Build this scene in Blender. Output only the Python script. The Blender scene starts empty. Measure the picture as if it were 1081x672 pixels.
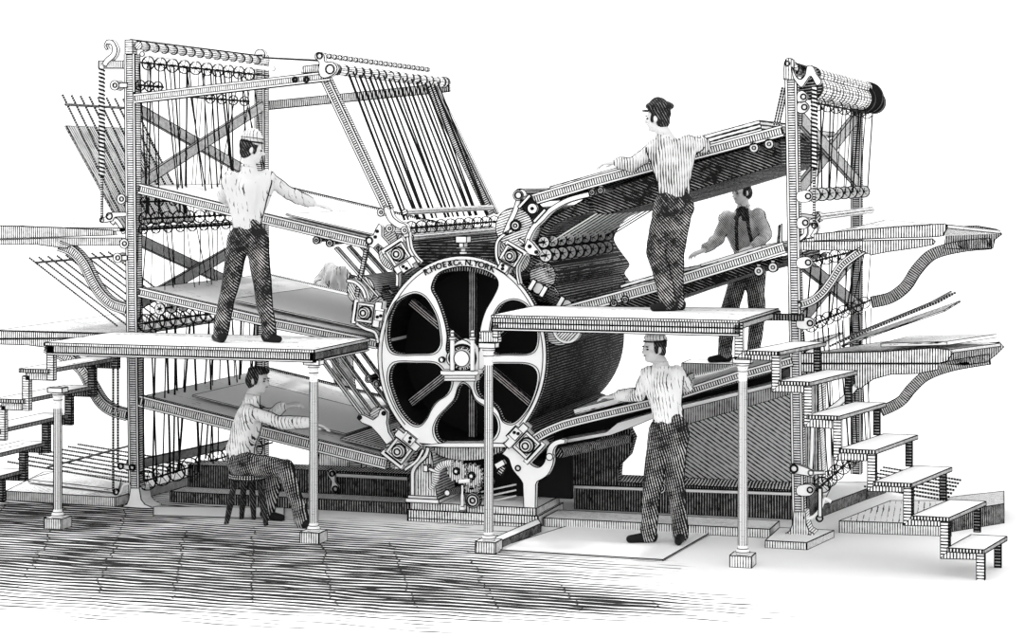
import bpy, math, random
from mathutils import Vector, noise
from mathutils.geometry import tessellate_polygon
random.seed(7)
V = Vector
scene = bpy.context.scene
COL = scene.collection
# ------------------------------------------------------------ camera
F, HZ = 2250.0, 180.0
TH = math.atan(700 / F)
SN, CS = math.sin(TH), math.cos(TH)
CAM = V((5.92, -17.53, 3.06))
cd = bpy.data.cameras.new('camera'); cam = bpy.data.objects.new('camera', cd); COL.objects.link(cam)
cam.location = CAM; cam.rotation_euler = (math.pi / 2, 0, TH)
cd.sensor_width = 36; cd.lens = F / 1081 * 36; cd.shift_y = -(336 - HZ) / 1081; cd.clip_end = 500
scene.camera = cam

def ray(u, v):
    a = (u - 540.5) / F; b = (HZ - v) / F
    return V((-SN + CS * a, CS + SN * a, b))
def P(u, v, Y=0.0):
    d = ray(u, v); return CAM + d * ((Y - CAM.y) / d.y)
def PZ(u, v, Z=0.0):
    d = ray(u, v); return CAM + d * ((Z - CAM.z) / d.z)
def sc(u, v, Y=0.0):                       # metres per photo pixel there
    return (P(u + 1, v, Y) - P(u, v, Y)).length
# ------------------------------------------------------------ materials
MATS = {}
def base_mat(name, rough=.75):
    m = bpy.data.materials.new(name); m.use_nodes = True; MATS[name] = m
    nt = m.node_tree; b = nt.nodes['Principled BSDF']
    b.inputs['Roughness'].default_value = rough; b.inputs['Specular IOR Level'].default_value = .1
    return m, nt, b
def plain(name, c, rough=.75):
    m, nt, b = base_mat(name, rough); b.inputs['Base Color'].default_value = (c[0], c[1], c[2], 1) if isinstance(c, tuple) else (c, c, c, 1)
def hatch(name, layers, fg=.012, bg=.9, src='UV', patch=0.0, pscale=6.0, plevel=.5):
    """engraved line pattern: layers of (direction vector, spacing, duty, wobble)"""
    m, nt, b = base_mat(name); N = nt.nodes; L = nt.links
    tc = N.new('ShaderNodeTexCoord'); co = tc.outputs['UV' if src == 'UV' else 'Object']
    def math_(op, a, b_=None, c_=None):
        n = N.new('ShaderNodeMath'); n.operation = op
        for i, x in enumerate((a, b_, c_)):
            if x is None: continue
            if isinstance(x, (int, float)): n.inputs[i].default_value = x
            else: L.new(x, n.inputs[i])
        return n.outputs[0]
    nz = N.new('ShaderNodeTexNoise'); nz.inputs['Scale'].default_value = pscale; nz.inputs['Detail'].default_value = 2; L.new(co, nz.inputs['Vector'])
    nf = N.new('ShaderNodeTexNoise'); nf.inputs['Scale'].default_value = 22; nf.inputs['Detail'].default_value = 1; L.new(co, nf.inputs['Vector'])
    out = None
    for (vec, sp, duty, wob) in layers:
        dt = N.new('ShaderNodeVectorMath'); dt.operation = 'DOT_PRODUCT'; L.new(co, dt.inputs[0]); dt.inputs[1].default_value = vec
        x = math_('DIVIDE', dt.outputs['Value'], sp)
        if wob: x = math_('ADD', x, math_('MULTIPLY', nz.outputs['Fac'], wob))
        fr = math_('FRACT', x)
        tri = math_('ABSOLUTE', math_('SUBTRACT', fr, .5))            # 0..0.5
        du = math_('ADD', math_('MULTIPLY', math_('SUBTRACT', nf.outputs['Fac'], .5), .55), duty)
        if patch:
            pm = math_('MULTIPLY', math_('SUBTRACT', nz.outputs['Fac'], plevel), patch)
            du = math_('ADD', du, pm)
        ln = math_('LESS_THAN', tri, math_('MULTIPLY', du, .5))
        out = ln if out is None else math_('MAXIMUM', out, ln)
    mx = N.new('ShaderNodeMixRGB'); L.new(out, mx.inputs['Fac'])
    mx.inputs['Color1'].default_value = (bg, bg, bg, 1); mx.inputs['Color2'].default_value = (fg, fg, fg, 1)
    L.new(mx.outputs[0], b.inputs['Base Color'])
plain('white_iron', .93); plain('ink', .006, .9); plain('skin_light', .86); plain('black_iron', .01, .6)
plain('paper_white', .94)
hatch('beam_hatch', [((1, 0, 0), .021, .48, 0)])
hatch('beam_hatch_dark', [((1, 0, 0), .024, .68, 0)])
hatch('brace_hatch', [((1, 0, 0), .021, .52, 0)], bg=.8)
hatch('grey_iron', [((1, 0, 0), .022, .62, 0), ((0, 1, 0), .05, .16, 0)], bg=.75)
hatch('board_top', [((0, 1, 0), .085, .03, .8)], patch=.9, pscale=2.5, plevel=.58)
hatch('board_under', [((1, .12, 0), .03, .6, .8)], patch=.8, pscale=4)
hatch('white_edge_hatch', [((1, 0, 0), .021, .34, 0)])
hatch('deck_top', [((0, 1, 0), .4, .015, .3)])
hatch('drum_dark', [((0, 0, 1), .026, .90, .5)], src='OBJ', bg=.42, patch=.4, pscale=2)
hatch('spoke_dark', [((0, 1, 0), .02, .62, .2)], bg=.6)
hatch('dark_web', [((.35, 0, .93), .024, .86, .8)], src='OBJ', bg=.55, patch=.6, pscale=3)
hatch('roller_line', [((1, 0, 0), .02, .38, .4)], patch=.5)
hatch('roller_dark', [((1, 0, 0), .024, .80, .4)], bg=.6)
hatch('wood_dark', [((1, 0, 0), .024, .62, .3)], bg=.8)
hatch('pedestal_hatch', [((1, 0, 0), .024, .36, .5)], patch=.8, pscale=5)
hatch('plinth_dark', [((1, 0, 0), .024, .84, .3)], bg=.6, patch=.4)
hatch('shade_diagonal', [((.55, 0, .83), .034, .34, .2)], src='OBJ')  # diagonal shadow hatch, shade drawn into the colour
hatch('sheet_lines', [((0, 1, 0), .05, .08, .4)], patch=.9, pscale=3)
hatch('sheet_hatch', [((0, 1, 0), .035, .45, .3)], patch=.5, pscale=3)  # denser line hatch for paper
hatch('sheet_diagonal', [((.6, 0, .8), .035, .3, .2)], src='OBJ')
hatch('shirt_white', [((1, 0, .12), .040, .02, 1.8), ((.8, .2, .55), .022, -.12, 1.0)], src='OBJ', patch=1.1, pscale=8, plevel=.5, bg=.60, fg=.03)
hatch('shirt_striped', [((1, .3, .06), .022, .30, 1.2)], src='OBJ', patch=1.5, pscale=6, bg=.62, fg=.03)
hatch('shirt_grey', [((1, .3, .9), .022, .40, 1.0)], src='OBJ', patch=1.3, pscale=7, bg=.66, fg=.03)
hatch('trousers_dark', [((.75, .1, .66), .019, .84, .5), ((-.6, .1, .8), .030, .16, .4)], src='OBJ', bg=.55, patch=.9, pscale=6)
hatch('trousers_lined', [((.96, .1, .22), .019, .74, .9), ((-.3, 0, .9), .024, .2, .4)], src='OBJ', bg=.6, patch=.9, pscale=6)
hatch('hair_dark', [((.8, .3, .5), .020, .93, 1.0)], src='OBJ', bg=.3)
hatch('skin', [((.3, .1, .9), .02, -.15, .5)], src='OBJ', bg=.62, patch=.9, pscale=14, plevel=.55, fg=.1)
hatch('cap_white', [((1, 0, .1), .025, .10, .5)], src='OBJ', patch=.8, pscale=9, bg=.62, fg=.05)
hatch('shirt_shade_lift', [((1, 0, .12), .026, .12, 1.6), ((.8, .2, .55), .020, -.12, 1.0)], src='OBJ', patch=1.2, pscale=8, plevel=.5, bg=.86, fg=.03)  # white shirt with its colour brightened to offset the shade on its wearers
hatch('sheet_streak', [((1, 0, 0), .040, .30, .5)], patch=1.0, pscale=4)
hatch('coil_rod', [((1, 0, 0), .028, .55, 0)])
# ------------------------------------------------------------ mesh builder
LW = .0052
class MB:
    def __init__(s): s.v = []; s.f = []; s.m = []; s.uv = []; s.names = []
    def mi(s, n):
        if n not in s.names: s.names.append(n)
        return s.names.index(n)
    def add(s, pts): i = len(s.v); s.v += [V(p) for p in pts]; return i
    def face(s, idx, mat, uv=None):
        s.f.append(tuple(idx)); s.m.append(s.mi(mat))
        if uv is None:
            p = [s.v[i] for i in idx]
            es = [(p[(k + 1) % len(p)] - p[k]) for k in range(len(p))]
            e = max(es, key=lambda q: q.length)
            if e.length < 1e-9: e = V((1, 0, 0))
            e = e.normalized(); n = V((0, 0, 0))
            for k in range(len(p)): n += (p[k] - p[0]).cross(p[(k + 1) % len(p)] - p[0])
            if n.length < 1e-12: n = V((0, 1, 0))
            g = n.normalized().cross(e)
            uv = [(q.dot(e), q.dot(g)) for q in p]
        s.uv.append(uv)
    def line(s, path, r=None, mat='ink', closed=False, n=4):
        s.tube(path, LW if r is None else r, mat, n=n, closed=closed, caps=False)
    def tube(s, path, r, mat='ink', n=8, closed=False, caps=True, ink=False):
        path = [V(p) for p in path]; k = len(path)
        if k < 2: return
        rr = r if isinstance(r, (list, tuple)) else [r] * k
        rings = []; L = 0; up = None; first = None
        for i, p in enumerate(path):
            a = path[i - 1] if (i or closed) else path[i]; b = path[(i + 1) % k] if (i < k - 1 or closed) else path[i]
            d = (b - a)
            if d.length < 1e-9: d = V((0, 0, 1))
            d.normalize()
            if up is None: up = V((0, 0, 1)) if abs(d.z) < .9 else V((0, 1, 0))
            x = d.cross(up)
            if x.length < 1e-6: x = d.cross(V((1, .3, 0)))
            x.normalize(); up = x.cross(d).normalized()
            if i: L += (p - path[i - 1]).length
            rings.append((s.add([p + (x * math.cos(t) + up * math.sin(t)) * rr[i] for t in [math.tau * (j + .5) / n for j in range(n)]]), L, rr[i]))
        seq = list(range(k - 1)) + ([k - 1] if closed else [])
        for i in seq:
            a, la, ra = rings[i]; b, lb, rb = rings[(i + 1) % k]
            if i == k - 1: lb = la + (path[0] - path[-1]).length
            for j in range(n):
                j2 = (j + 1) % n; c = math.tau * max(ra, rb) / n
                s.face((a + j, a + j2, b + j2, b + j), mat, [(la, j * c), (la, (j + 1) * c), (lb, (j + 1) * c), (lb, j * c)])
        if caps and not closed:
            s.face([rings[0][0] + j for j in range(n)][::-1], mat); s.face([rings[-1][0] + j for j in range(n)], mat)
            if ink:
                for (a, _, _) in (rings[0], rings[-1]): s.line([s.v[a + j].copy() for j in range(n)], closed=True)
    def hexa(s, c, mat, ink=True, top=None, lw=None):
        """8 corners: bottom ring, top ring"""
        i = s.add(c)
        for q in ((0, 1, 2, 3), (4, 5, 6, 7), (0, 1, 5, 4), (1, 2, 6, 5), (2, 3, 7, 6), (3, 0, 4, 7)):
            s.face([i + k for k in q], top if (top and q == (4, 5, 6, 7)) else mat)
        if ink:
            for a, b in ((0, 1), (1, 2), (2, 3), (3, 0), (4, 5), (5, 6), (6, 7), (7, 4), (0, 4), (1, 5), (2, 6), (3, 7)):
                s.line([c[a], c[b]], r=lw)
    def box(s, lo, hi, mat, ink=True, top=None):
        x0, y0, z0 = lo; x1, y1, z1 = hi
        s.hexa([V(q) for q in ((x0, y0, z0), (x1, y0, z0), (x1, y1, z0), (x0, y1, z0), (x0, y0, z1), (x1, y0, z1), (x1, y1, z1), (x0, y1, z1))], mat, ink, top)
    def beam(s, a, b, w, h, mat, ink=True, side=None):
        a = V(a); b = V(b); d = (b - a).normalized()
        x = V(side) if side is not None else d.cross(V((0, 0, 1)) if abs(d.z) < .9 else V((0, 1, 0)))
        x = (x - d * x.dot(d)).normalized() * w / 2; z = d.cross(x).normalized() * h / 2
        s.hexa([a - x - z, a + x - z, a + x + z, a - x + z, b - x - z, b + x - z, b + x + z, b - x + z], mat, ink)
    def plate(s, pts, ext, mat, holes=(), ink=True, side=None, lw=None):
        """flat outline (3D points in one plane) with holes, given thickness ext"""
        loops = [[V(p) for p in pts]] + [[V(p) for p in h] for h in holes]
        ext = V(ext); tri = tessellate_polygon(loops)
        flat = [p for l in loops for p in l]
        a = s.add(flat); b = s.add([p + ext for p in flat])
        for t in tri:
            s.face([a + k for k in t], mat, [(s.v[a + k].x, s.v[a + k].z) for k in t])
            s.face([b + k for k in t][::-1], mat, [(s.v[b + k].x, s.v[b + k].z) for k in t][::-1])
        o = 0
        for l in loops:
            L = 0; n = len(l); E = ext.length
            for i in range(n):
                j = (i + 1) % n; dl = (l[j] - l[i]).length
                s.face((a + o + i, a + o + j, b + o + j, b + o + i), side or mat, [(L, 0), (L + dl, 0), (L + dl, E), (L, E)]); L += dl
            if ink:
                s.line(l, closed=True, r=lw); s.line([p + ext for p in l], closed=True, r=lw)
            o += n
    def band(s, path, w, Y=0, thick=.06, mat='beam_hatch', rails=True, rail_mat='white_iron', railw=None, face=None):
        """strip of width w (pixels, or list) following a traced path in the plane y = Y"""
        k = len(path); ww = w if isinstance(w, (list, tuple)) else [w] * k
        W = [P(u, v, Y) for u, v in path]; S = sc(path[0][0], path[0][1], Y)
        nor = []
        for i in range(k):
            d = (W[min(i + 1, k - 1)] - W[max(i - 1, 0)]).normalized(); nor.append(V((-d.z, 0, d.x)))
        up = [W[i] + nor[i] * ww[i] * S / 2 for i in range(k)]; dn = [W[i] - nor[i] * ww[i] * S / 2 for i in range(k)]
        T = V((0, thick, 0)); L = [0]
        for i in range(1, k): L.append(L[-1] + (W[i] - W[i - 1]).length)
        def strip(A, B, m):
            a = s.add(A); b = s.add(B)
            for i in range(k - 1):
                wd = (A[i] - B[i]).length
                s.face((a + i, a + i + 1, b + i + 1, b + i), m, [(L[i], 0), (L[i + 1], 0), (L[i + 1], wd), (L[i], wd)])
        up2 = [p + T for p in up]; dn2 = [p + T for p in dn]
        strip(dn, up, mat); strip(up2, dn2, mat); strip(up, up2, face or mat); strip(dn2, dn, face or mat)
        for q in (0, k - 1):
            i = s.add([dn[q], up[q], up2[q], dn2[q]]); s.face((i, i + 1, i + 2, i + 3), mat)
        s.line(up); s.line(dn); s.line(up2); s.line(dn2); s.line([up[0], dn[0]]); s.line([up[-1], dn[-1]])
        if rails:
            rw = (railw or .020)
            for e, sg in ((up, -1), (dn, 1)):
                A = [e[i] + V((0, -.008, 0)) for i in range(k)]; B = [e[i] + nor[i] * sg * rw + V((0, -.008, 0)) for i in range(k)]
                strip(A, B, rail_mat); strip(A, [p + V((0, .008, 0)) for p in A], rail_mat); strip(B, [p + V((0, .008, 0)) for p in B], rail_mat)
                s.line([p + V((0, -.002, 0)) for p in B], r=.0035); s.line(A)
    def lathe(s, base, prof, n=16, mat='white_iron', axis=V((0, 0, 1)), ink=True, inkat=None):
        """prof: (radius, height) list along axis"""
        axis = V(axis).normalized(); x = axis.cross(V((0, 1, 0)) if abs(axis.y) < .9 else V((0, 0, 1))).normalized(); y = axis.cross(x)
        base = V(base); rings = []
        for (r, h) in prof:
            rings.append(s.add([base + axis * h + (x * math.cos(math.tau * j / n) + y * math.sin(math.tau * j / n)) * r for j in range(n)]))
        for i in range(len(prof) - 1):
            for j in range(n):
                j2 = (j + 1) % n; c = math.tau * max(prof[i][0], prof[i + 1][0]) / n
                s.face((rings[i] + j, rings[i] + j2, rings[i + 1] + j2, rings[i + 1] + j), mat,
                       [(j * c, prof[i][1]), ((j + 1) * c, prof[i][1]), ((j + 1) * c, prof[i + 1][1]), (j * c, prof[i + 1][1])])
        s.face([rings[0] + j for j in range(n)][::-1], mat); s.face([rings[-1] + j for j in range(n)], mat)
        if ink:
            for i in (inkat if inkat is not None else range(len(prof))):
                if prof[i][0] > .004: s.line([s.v[rings[i] + j].copy() for j in range(n)], closed=True, r=.0042)
    def drum(s, c, r, length, mat='roller_dark', cap=None, n=28, ink=True, d=V((0, 1, 0))):
        """cylinder whose axis runs back from c along d; u runs round the shell so lines follow its length"""
        c = V(c); d = V(d).normalized(); x = V((1, 0, 0)); x = (x - d * x.dot(d)).normalized(); z = d.cross(x) * -1
        A = [c + (x * math.cos(t) + z * math.sin(t)) * r for t in [math.tau * j / n for j in range(n)]]
        B = [p + d * length for p in A]; a = s.add(A); b = s.add(B); q = math.tau * r / n
        for j in range(n):
            j2 = (j + 1) % n
            s.face((a + j, b + j, b + j2, a + j2), mat, [(j * q, 0), (j * q, length), ((j + 1) * q, length), ((j + 1) * q, 0)])
        s.face([a + j for j in range(n)], cap or mat); s.face([b + j for j in range(n)][::-1], cap or mat)
        if ink: s.line(A, closed=True); s.line(B, closed=True)
    def ring(s, c, r, w=.012, mat='ink', n=24, depth=.02):
        """flat annulus facing -y at c"""
        c = V(c); O = []; I = []
        for j in range(n):
            t = math.tau * j / n; e = V((math.cos(t), 0, math.sin(t))); O.append(c + e * (r + w / 2)); I.append(c + e * (r - w / 2))
        D = V((0, depth, 0)); o = s.add(O); i = s.add(I); o2 = s.add([p + D for p in O]); i2 = s.add([p + D for p in I])
        for j in range(n):
            k = (j + 1) % n
            s.face((o + j, o + k, i + k, i + j), mat); s.face((o2 + j, i2 + j, i2 + k, o2 + k), mat)
            s.face((o + j, o2 + j, o2 + k, o + k), mat); s.face((i + j, i + k, i2 + k, i2 + j), mat)
    def bolt(s, c, r, mat='white_iron', h=.02):
        s.drum(V(c) + V((0, -h, 0)), r, h, mat, mat, n=12)
    def build(s, name, parent=None, base=None, smooth=False):
        base = V(base) if base is not None else (parent['_b'] if False else (BASE.get(parent.name, V((0, 0, 0))) if parent else V((0, 0, 0))))
        me = bpy.data.meshes.new(name)
        me.from_pydata([tuple(p - base) for p in s.v], [], s.f)
        for n in s.names: me.materials.append(MATS[n])
        me.polygons.foreach_set('material_index', s.m)
        ul = me.uv_layers.new(name='UVMap'); flat = [c for q in s.uv for p in q for c in p]
        ul.data.foreach_set('uv', flat)
        if smooth: me.polygons.foreach_set('use_smooth', [True] * len(me.polygons))
        me.update()
        o = bpy.data.objects.new(name, me); COL.objects.link(o)
        if parent: o.parent = parent; BASE[o.name] = base
        else: o.location = base
        return o
BASE = {}
def tag(o, label=None, cat=None, group=None, kind=None):
    if label: o['label'] = label
    if cat: o['category'] = cat
    if group: o['group'] = group
    if kind: o['kind'] = kind
    return o
def thing(name, label, cat, base, group=None):
    o = bpy.data.objects.new(name, None); COL.objects.link(o); o.location = V(base); o.empty_display_size = .1
    BASE[o.name] = V(base); return tag(o, label, cat, group, 'thing')
def px(pts, Y=0): return [P(u, v, Y) for u, v in pts]
def smooth_loop(pts, n=5):
    out = []; k = len(pts)
    for i in range(k):
        p0, p1, p2, p3 = [V(pts[(i + j - 1) % k] + (0,)) for j in range(4)]
        for q in range(n):
            t = q / n
            r = .5 * ((2 * p1) + (p2 - p0) * t + (2 * p0 - 5 * p1 + 4 * p2 - p3) * t * t + (3 * p1 - p0 - 3 * p2 + p3) * t ** 3)
            out.append((r.x, r.y))
    return out
def smooth_path(pts, n=5):
    k = len(pts); out = []
    for i in range(k - 1):
        p0 = V(pts[max(i - 1, 0)] + (0,)); p1 = V(pts[i] + (0,)); p2 = V(pts[i + 1] + (0,)); p3 = V(pts[min(i + 2, k - 1)] + (0,))
        for q in range(n):
            t = q / n
            r = .5 * ((2 * p1) + (p2 - p0) * t + (2 * p0 - 5 * p1 + 4 * p2 - p3) * t * t + (3 * p1 - p0 - 3 * p2 + p3) * t ** 3)
            out.append((r.x, r.y))
    out.append(pts[-1]); return out
# ------------------------------------------------------------ world, sun
w = bpy.data.worlds.new('world'); scene.world = w; w.use_nodes = True
w.node_tree.nodes['Background'].inputs[0].default_value = (1, 1, 1, 1); w.node_tree.nodes['Background'].inputs[1].default_value = 1.0
sd = bpy.data.lights.new('sun', 'SUN'); sd.energy = .8; sd.angle = .05
so = bpy.data.objects.new('sun', sd); COL.objects.link(so); so.rotation_euler = V((.62, -.25, -1)).to_track_quat('-Z', 'Y').to_euler()
scene.view_settings.view_transform = 'Standard'; scene.view_settings.look = 'None'
scene.view_settings.gamma = 1; scene.view_settings.use_curve_mapping = False; scene.view_settings.exposure = .66
# ------------------------------------------------------------ floor
def floor_material():
    m, nt, b = base_mat('floor_ink', .95); N = nt.nodes; L = nt.links
    def mt(op, a, b_=None, c_=None):
        n = N.new('ShaderNodeMath'); n.operation = op
        for i, x in enumerate((a, b_, c_)):
            if x is None: continue
            if isinstance(x, (int, float)): n.inputs[i].default_value = x
            else: L.new(x, n.inputs[i])
        return n.outputs[0]
    tc = N.new('ShaderNodeTexCoord'); sp = N.new('ShaderNodeSeparateXYZ'); L.new(tc.outputs['Object'], sp.inputs[0])
    X, Y = sp.outputs[0], sp.outputs[1]
    def nz(scale, det=2, sx=1, sy=1):
        mp = N.new('ShaderNodeMapping'); mp.inputs['Scale'].default_value = (sx, sy, 1); L.new(tc.outputs['Object'], mp.inputs[0])
        n = N.new('ShaderNodeTexNoise'); n.inputs['Scale'].default_value = scale; n.inputs['Detail'].default_value = det; L.new(mp.outputs[0], n.inputs[0]); return n.outputs['Fac']
    n1 = nz(1.2); n2 = nz(5, 3, .6, 2); n3 = nz(.9, 3, .35, 1); n4 = nz(9, 2, .25, 1)
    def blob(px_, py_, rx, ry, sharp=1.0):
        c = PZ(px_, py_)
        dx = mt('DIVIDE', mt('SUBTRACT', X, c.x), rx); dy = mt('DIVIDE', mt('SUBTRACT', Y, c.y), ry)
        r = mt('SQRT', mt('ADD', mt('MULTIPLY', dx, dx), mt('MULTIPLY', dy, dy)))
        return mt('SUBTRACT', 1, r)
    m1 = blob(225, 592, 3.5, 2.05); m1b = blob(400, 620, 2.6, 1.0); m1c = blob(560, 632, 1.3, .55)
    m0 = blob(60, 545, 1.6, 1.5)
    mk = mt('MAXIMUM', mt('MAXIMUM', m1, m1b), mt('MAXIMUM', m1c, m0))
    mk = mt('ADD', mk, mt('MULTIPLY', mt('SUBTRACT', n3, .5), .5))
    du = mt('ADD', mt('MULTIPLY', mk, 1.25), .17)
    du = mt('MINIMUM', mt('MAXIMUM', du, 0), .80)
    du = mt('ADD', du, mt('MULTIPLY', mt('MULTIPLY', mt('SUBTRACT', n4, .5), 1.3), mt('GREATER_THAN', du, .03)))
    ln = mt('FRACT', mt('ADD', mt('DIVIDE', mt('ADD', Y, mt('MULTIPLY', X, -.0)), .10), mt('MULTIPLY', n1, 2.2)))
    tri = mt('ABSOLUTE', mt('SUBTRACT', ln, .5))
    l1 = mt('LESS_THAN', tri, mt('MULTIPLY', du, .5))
    # plank joints running towards the machine, each broken and crooked
    jn = mt('FRACT', mt('ADD', mt('DIVIDE', mt('ADD', X, mt('MULTIPLY', Y, .45)), .62), mt('MULTIPLY', n2, .35)))
    jl = mt('MULTIPLY', mt('LESS_THAN', jn, .022), mt('GREATER_THAN', mt('ADD', mk, mt('MULTIPLY', n4, .9)), .78))
    out = mt('MAXIMUM', l1, jl)
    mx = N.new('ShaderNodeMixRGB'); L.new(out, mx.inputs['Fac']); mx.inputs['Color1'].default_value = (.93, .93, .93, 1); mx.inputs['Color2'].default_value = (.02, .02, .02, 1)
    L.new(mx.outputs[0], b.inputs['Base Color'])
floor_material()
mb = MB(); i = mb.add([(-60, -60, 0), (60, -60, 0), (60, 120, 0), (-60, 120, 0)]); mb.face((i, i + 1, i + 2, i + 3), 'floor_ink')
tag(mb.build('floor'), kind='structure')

# ------------------------------------------------------------ low foundation kerbs and sleepers
def slab(name, label, cat, topquad, zt, mat, top, z0=0.0, group=None):
    mb = MB(); q = [V(p) for p in topquad]
    mb.hexa([V((p.x, p.y, z0)) for p in q] + [V((p.x, p.y, zt)) for p in q], mat, top=top)
    c = sum(q, V((0, 0, 0))) / 4
    o = mb.build(name, base=(c.x, c.y, z0)); return tag(o, label, cat, group, 'thing')
def quadx(x0, x1, y0, y1): return [(x0, y0, 0), (x1, y0, 0), (x1, y1, 0), (x0, y1, 0)]
gx = lambda u, v: PZ(u, v).x
gy = lambda u, v: PZ(u, v).y
DEP = 2.9
X_LP = P(142, 535).x; X_RP = P(843, 568).x
slab('foundation_slab', 'low white-topped slab on the floor left of the left tower foot', 'slab',
     [(PZ(-2, 530).x, -.02, 0), (X_LP - .16, -.06, 0), (X_LP - .05, 2.6, 0), (PZ(-2, 530).x - .3, 1.2, 0)], .085, 'white_edge_hatch', 'sheet_lines')
slab('foundation_sleeper', 'dark hatched sleeper across the floor behind the stool and the front post', 'sleeper',
     quadx(P(150, 500).x, P(427, 520).x, .95, 1.25), .26, 'plinth_dark', 'board_under')
slab('foundation_sleeper', 'low front kerb between left tower foot and press base', 'sleeper',
     quadx(X_LP + .2, P(430, 548).x - .02, .32, .62), .10, 'plinth_dark', 'white_edge_hatch')
slab('foundation_sleeper', 'dark hatched sleeper behind the legs of the floor workman', 'sleeper',
     quadx(P(572, 520).x, P(832, 520).x, 1.05, 1.5), .26, 'plinth_dark', 'board_under')
slab('foundation_kerb', 'thin white front kerb running right from the press base', 'kerb',
     quadx(P(572, 520).x, X_RP - .25, .06, .50), .075, 'white_edge_hatch', 'sheet_lines')
slab('foundation_kerb', 'short hatched kerb running from press base to the thin column in front of it', 'kerb',
     [PZ(518, 578), PZ(524, 582), PZ(571, 561), PZ(568, 556)], .07, 'plinth_dark', 'white_iron')
slab('duck_board', 'white board on the floor between the left tower foot and the stool', 'board',
     [PZ(162, 545), PZ(300, 549), PZ(300, 537), PZ(162, 536)], .012, 'white_iron', 'white_iron')
slab('cover_plate', 'flat white plate let into the floor under the floor workman', 'plate',
     [PZ(520, 581), PZ(700, 592), PZ(768, 553), PZ(600, 556)], .012, 'white_iron', 'white_iron')
slab('foundation_beam', 'small square sleeper end lying right of the right tower foot', 'sleeper',
     [PZ(868, 545), PZ(915, 527), PZ(935, 520), PZ(880, 520)], .10, 'plinth_dark', 'white_iron')
slab('foundation_slab', 'long white slab on the floor behind the lower treads of the right stairs', 'slab',
     [PZ(886, 562), PZ(1004, 566), PZ(1004, 540), PZ(940, 540)], .10, 'white_edge_hatch', 'sheet_lines')
slab('foundation_beam', 'hatched sleeper end lying at the far right behind the stairs', 'sleeper',
     [PZ(1000, 562), PZ(1060, 552), PZ(1060, 538), PZ(1000, 545)], .17, 'plinth_dark', 'white_edge_hatch')

# ------------------------------------------------------------ central press
CX, CZ = 488, 376
press = thing('printing_press', 'round-framed iron printing press with lettered white wheel frame at the centre', 'printing press', P(488, 540, 0) * 1.0)
def ell(rx, ry, a0, a1, n, cx=CX, cz=CZ): return [(cx + rx * math.cos(math.radians(a0 + (a1 - a0) * i / n)), cz - ry * math.sin(math.radians(a0 + (a1 - a0) * i / n))) for i in range(n + 1)]
outer = ell(89, 106, -52, 232, 70)
outer += [(436, 466), (445, 468), (470, 470), (505, 470), (530, 468), (538, 464)]
win = {}
win['top'] = smooth_loop([(456, 300), (461, 290), (472, 284), (490, 281), (511, 285), (523, 292), (526, 301), (521, 313), (513, 327), (508, 342), (506, 356), (505, 372), (488, 374), (472, 372), (472, 355), (469, 338), (462, 318), (456, 307)], 4)
win['ul'] = smooth_loop([(436, 310), (447, 313), (455, 323), (461, 336), (464, 352), (464, 364), (457, 372), (440, 373), (421, 373), (412, 368), (409, 352), (412, 333), (420, 318)], 4)
win['ll'] = smooth_loop([(417, 384), (440, 383), (459, 384), (468, 392), (476, 402), (472, 415), (461, 423), (455, 431), (450, 441), (443, 448), (434, 446), (423, 434), (415, 416), (411, 398)], 4)
win['bt'] = smooth_loop([(489, 405), (496, 410), (501, 422), (512, 430), (523, 440), (525, 454), (517, 465), (500, 469), (480, 469), (464, 465), (459, 453), (463, 441), (472, 431), (480, 422), (484, 410)], 4)
win['ur'] = smooth_loop([(518, 350), (521, 335), (529, 322), (542, 317), (555, 322), (563, 336), (567, 352), (565, 367), (556, 373), (536, 373), (522, 373), (518, 364)], 4)
win['lr'] = smooth_loop([(518, 385), (537, 384), (557, 385), (566, 392), (566, 406), (560, 424), (551, 438), (541, 446), (531, 443), (526, 432), (517, 423), (506, 417), (503, 405), (509, 394)], 4)
mb = MB(); mb.plate(px(outer, 0), (0, .07, 0), 'white_iron', [px(win[k], 0) for k in win], side='grey_iron', lw=.0065)
# inner bead lines round each window and the rim
for k in [q for q in win if q != 'top']:
    cx = sum(p[0] for p in win[k]) / len(win[k]); cy = sum(p[1] for p in win[k]) / len(win[k])
    big = [(cx + (p[0] - cx) * 1.075 , cy + (p[1] - cy) * 1.06) for p in win[k]]
    mb.line(px(big, -.002), closed=True, r=.0045)
mb.line(px(ell(85, 102, -45, 225, 70), -.002), r=.0045)
frame = mb.build('side_frame', press)
# lettering along the rim, each letter raised on the frame
def letters(text_angles, rr, size, name, parent, mat, ysurf, ex=.004):
    verts = MB()
    for ch, ang, s_ in text_angles:
        cu = bpy.data.curves.new('t', 'FONT'); cu.body = ch; cu.size = size * s_; cu.extrude = ex; cu.align_x = 'CENTER'; cu.align_y = 'CENTER'; cu.offset = .0015
        ob = bpy.data.objects.new('t', cu); COL.objects.link(ob)
        bpy.context.view_layer.update()
        me = bpy.data.meshes.new_from_object(ob.evaluated_get(bpy.context.evaluated_depsgraph_get()))
        a = math.radians(ang); u = CX + rr[0] * math.sin(a); v = CZ - rr[1] * math.cos(a); c = P(u, v, ysurf)
        rot = -a
        i0 = len(verts.v)
        for p in me.vertices:
            x, y, z = p.co; X = x * math.cos(rot) - y * math.sin(rot); Z = x * math.sin(rot) + y * math.cos(rot)
            verts.v.append(V((c.x + X, c.y - z, c.z + Z)))
        for f in me.polygons: verts.face([i0 + k for k in f.vertices], mat, [(0, 0)] * len(f.vertices))
        bpy.data.objects.remove(ob); bpy.data.curves.remove(cu); bpy.data.meshes.remove(me)
    return verts.build(name, parent)
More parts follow.
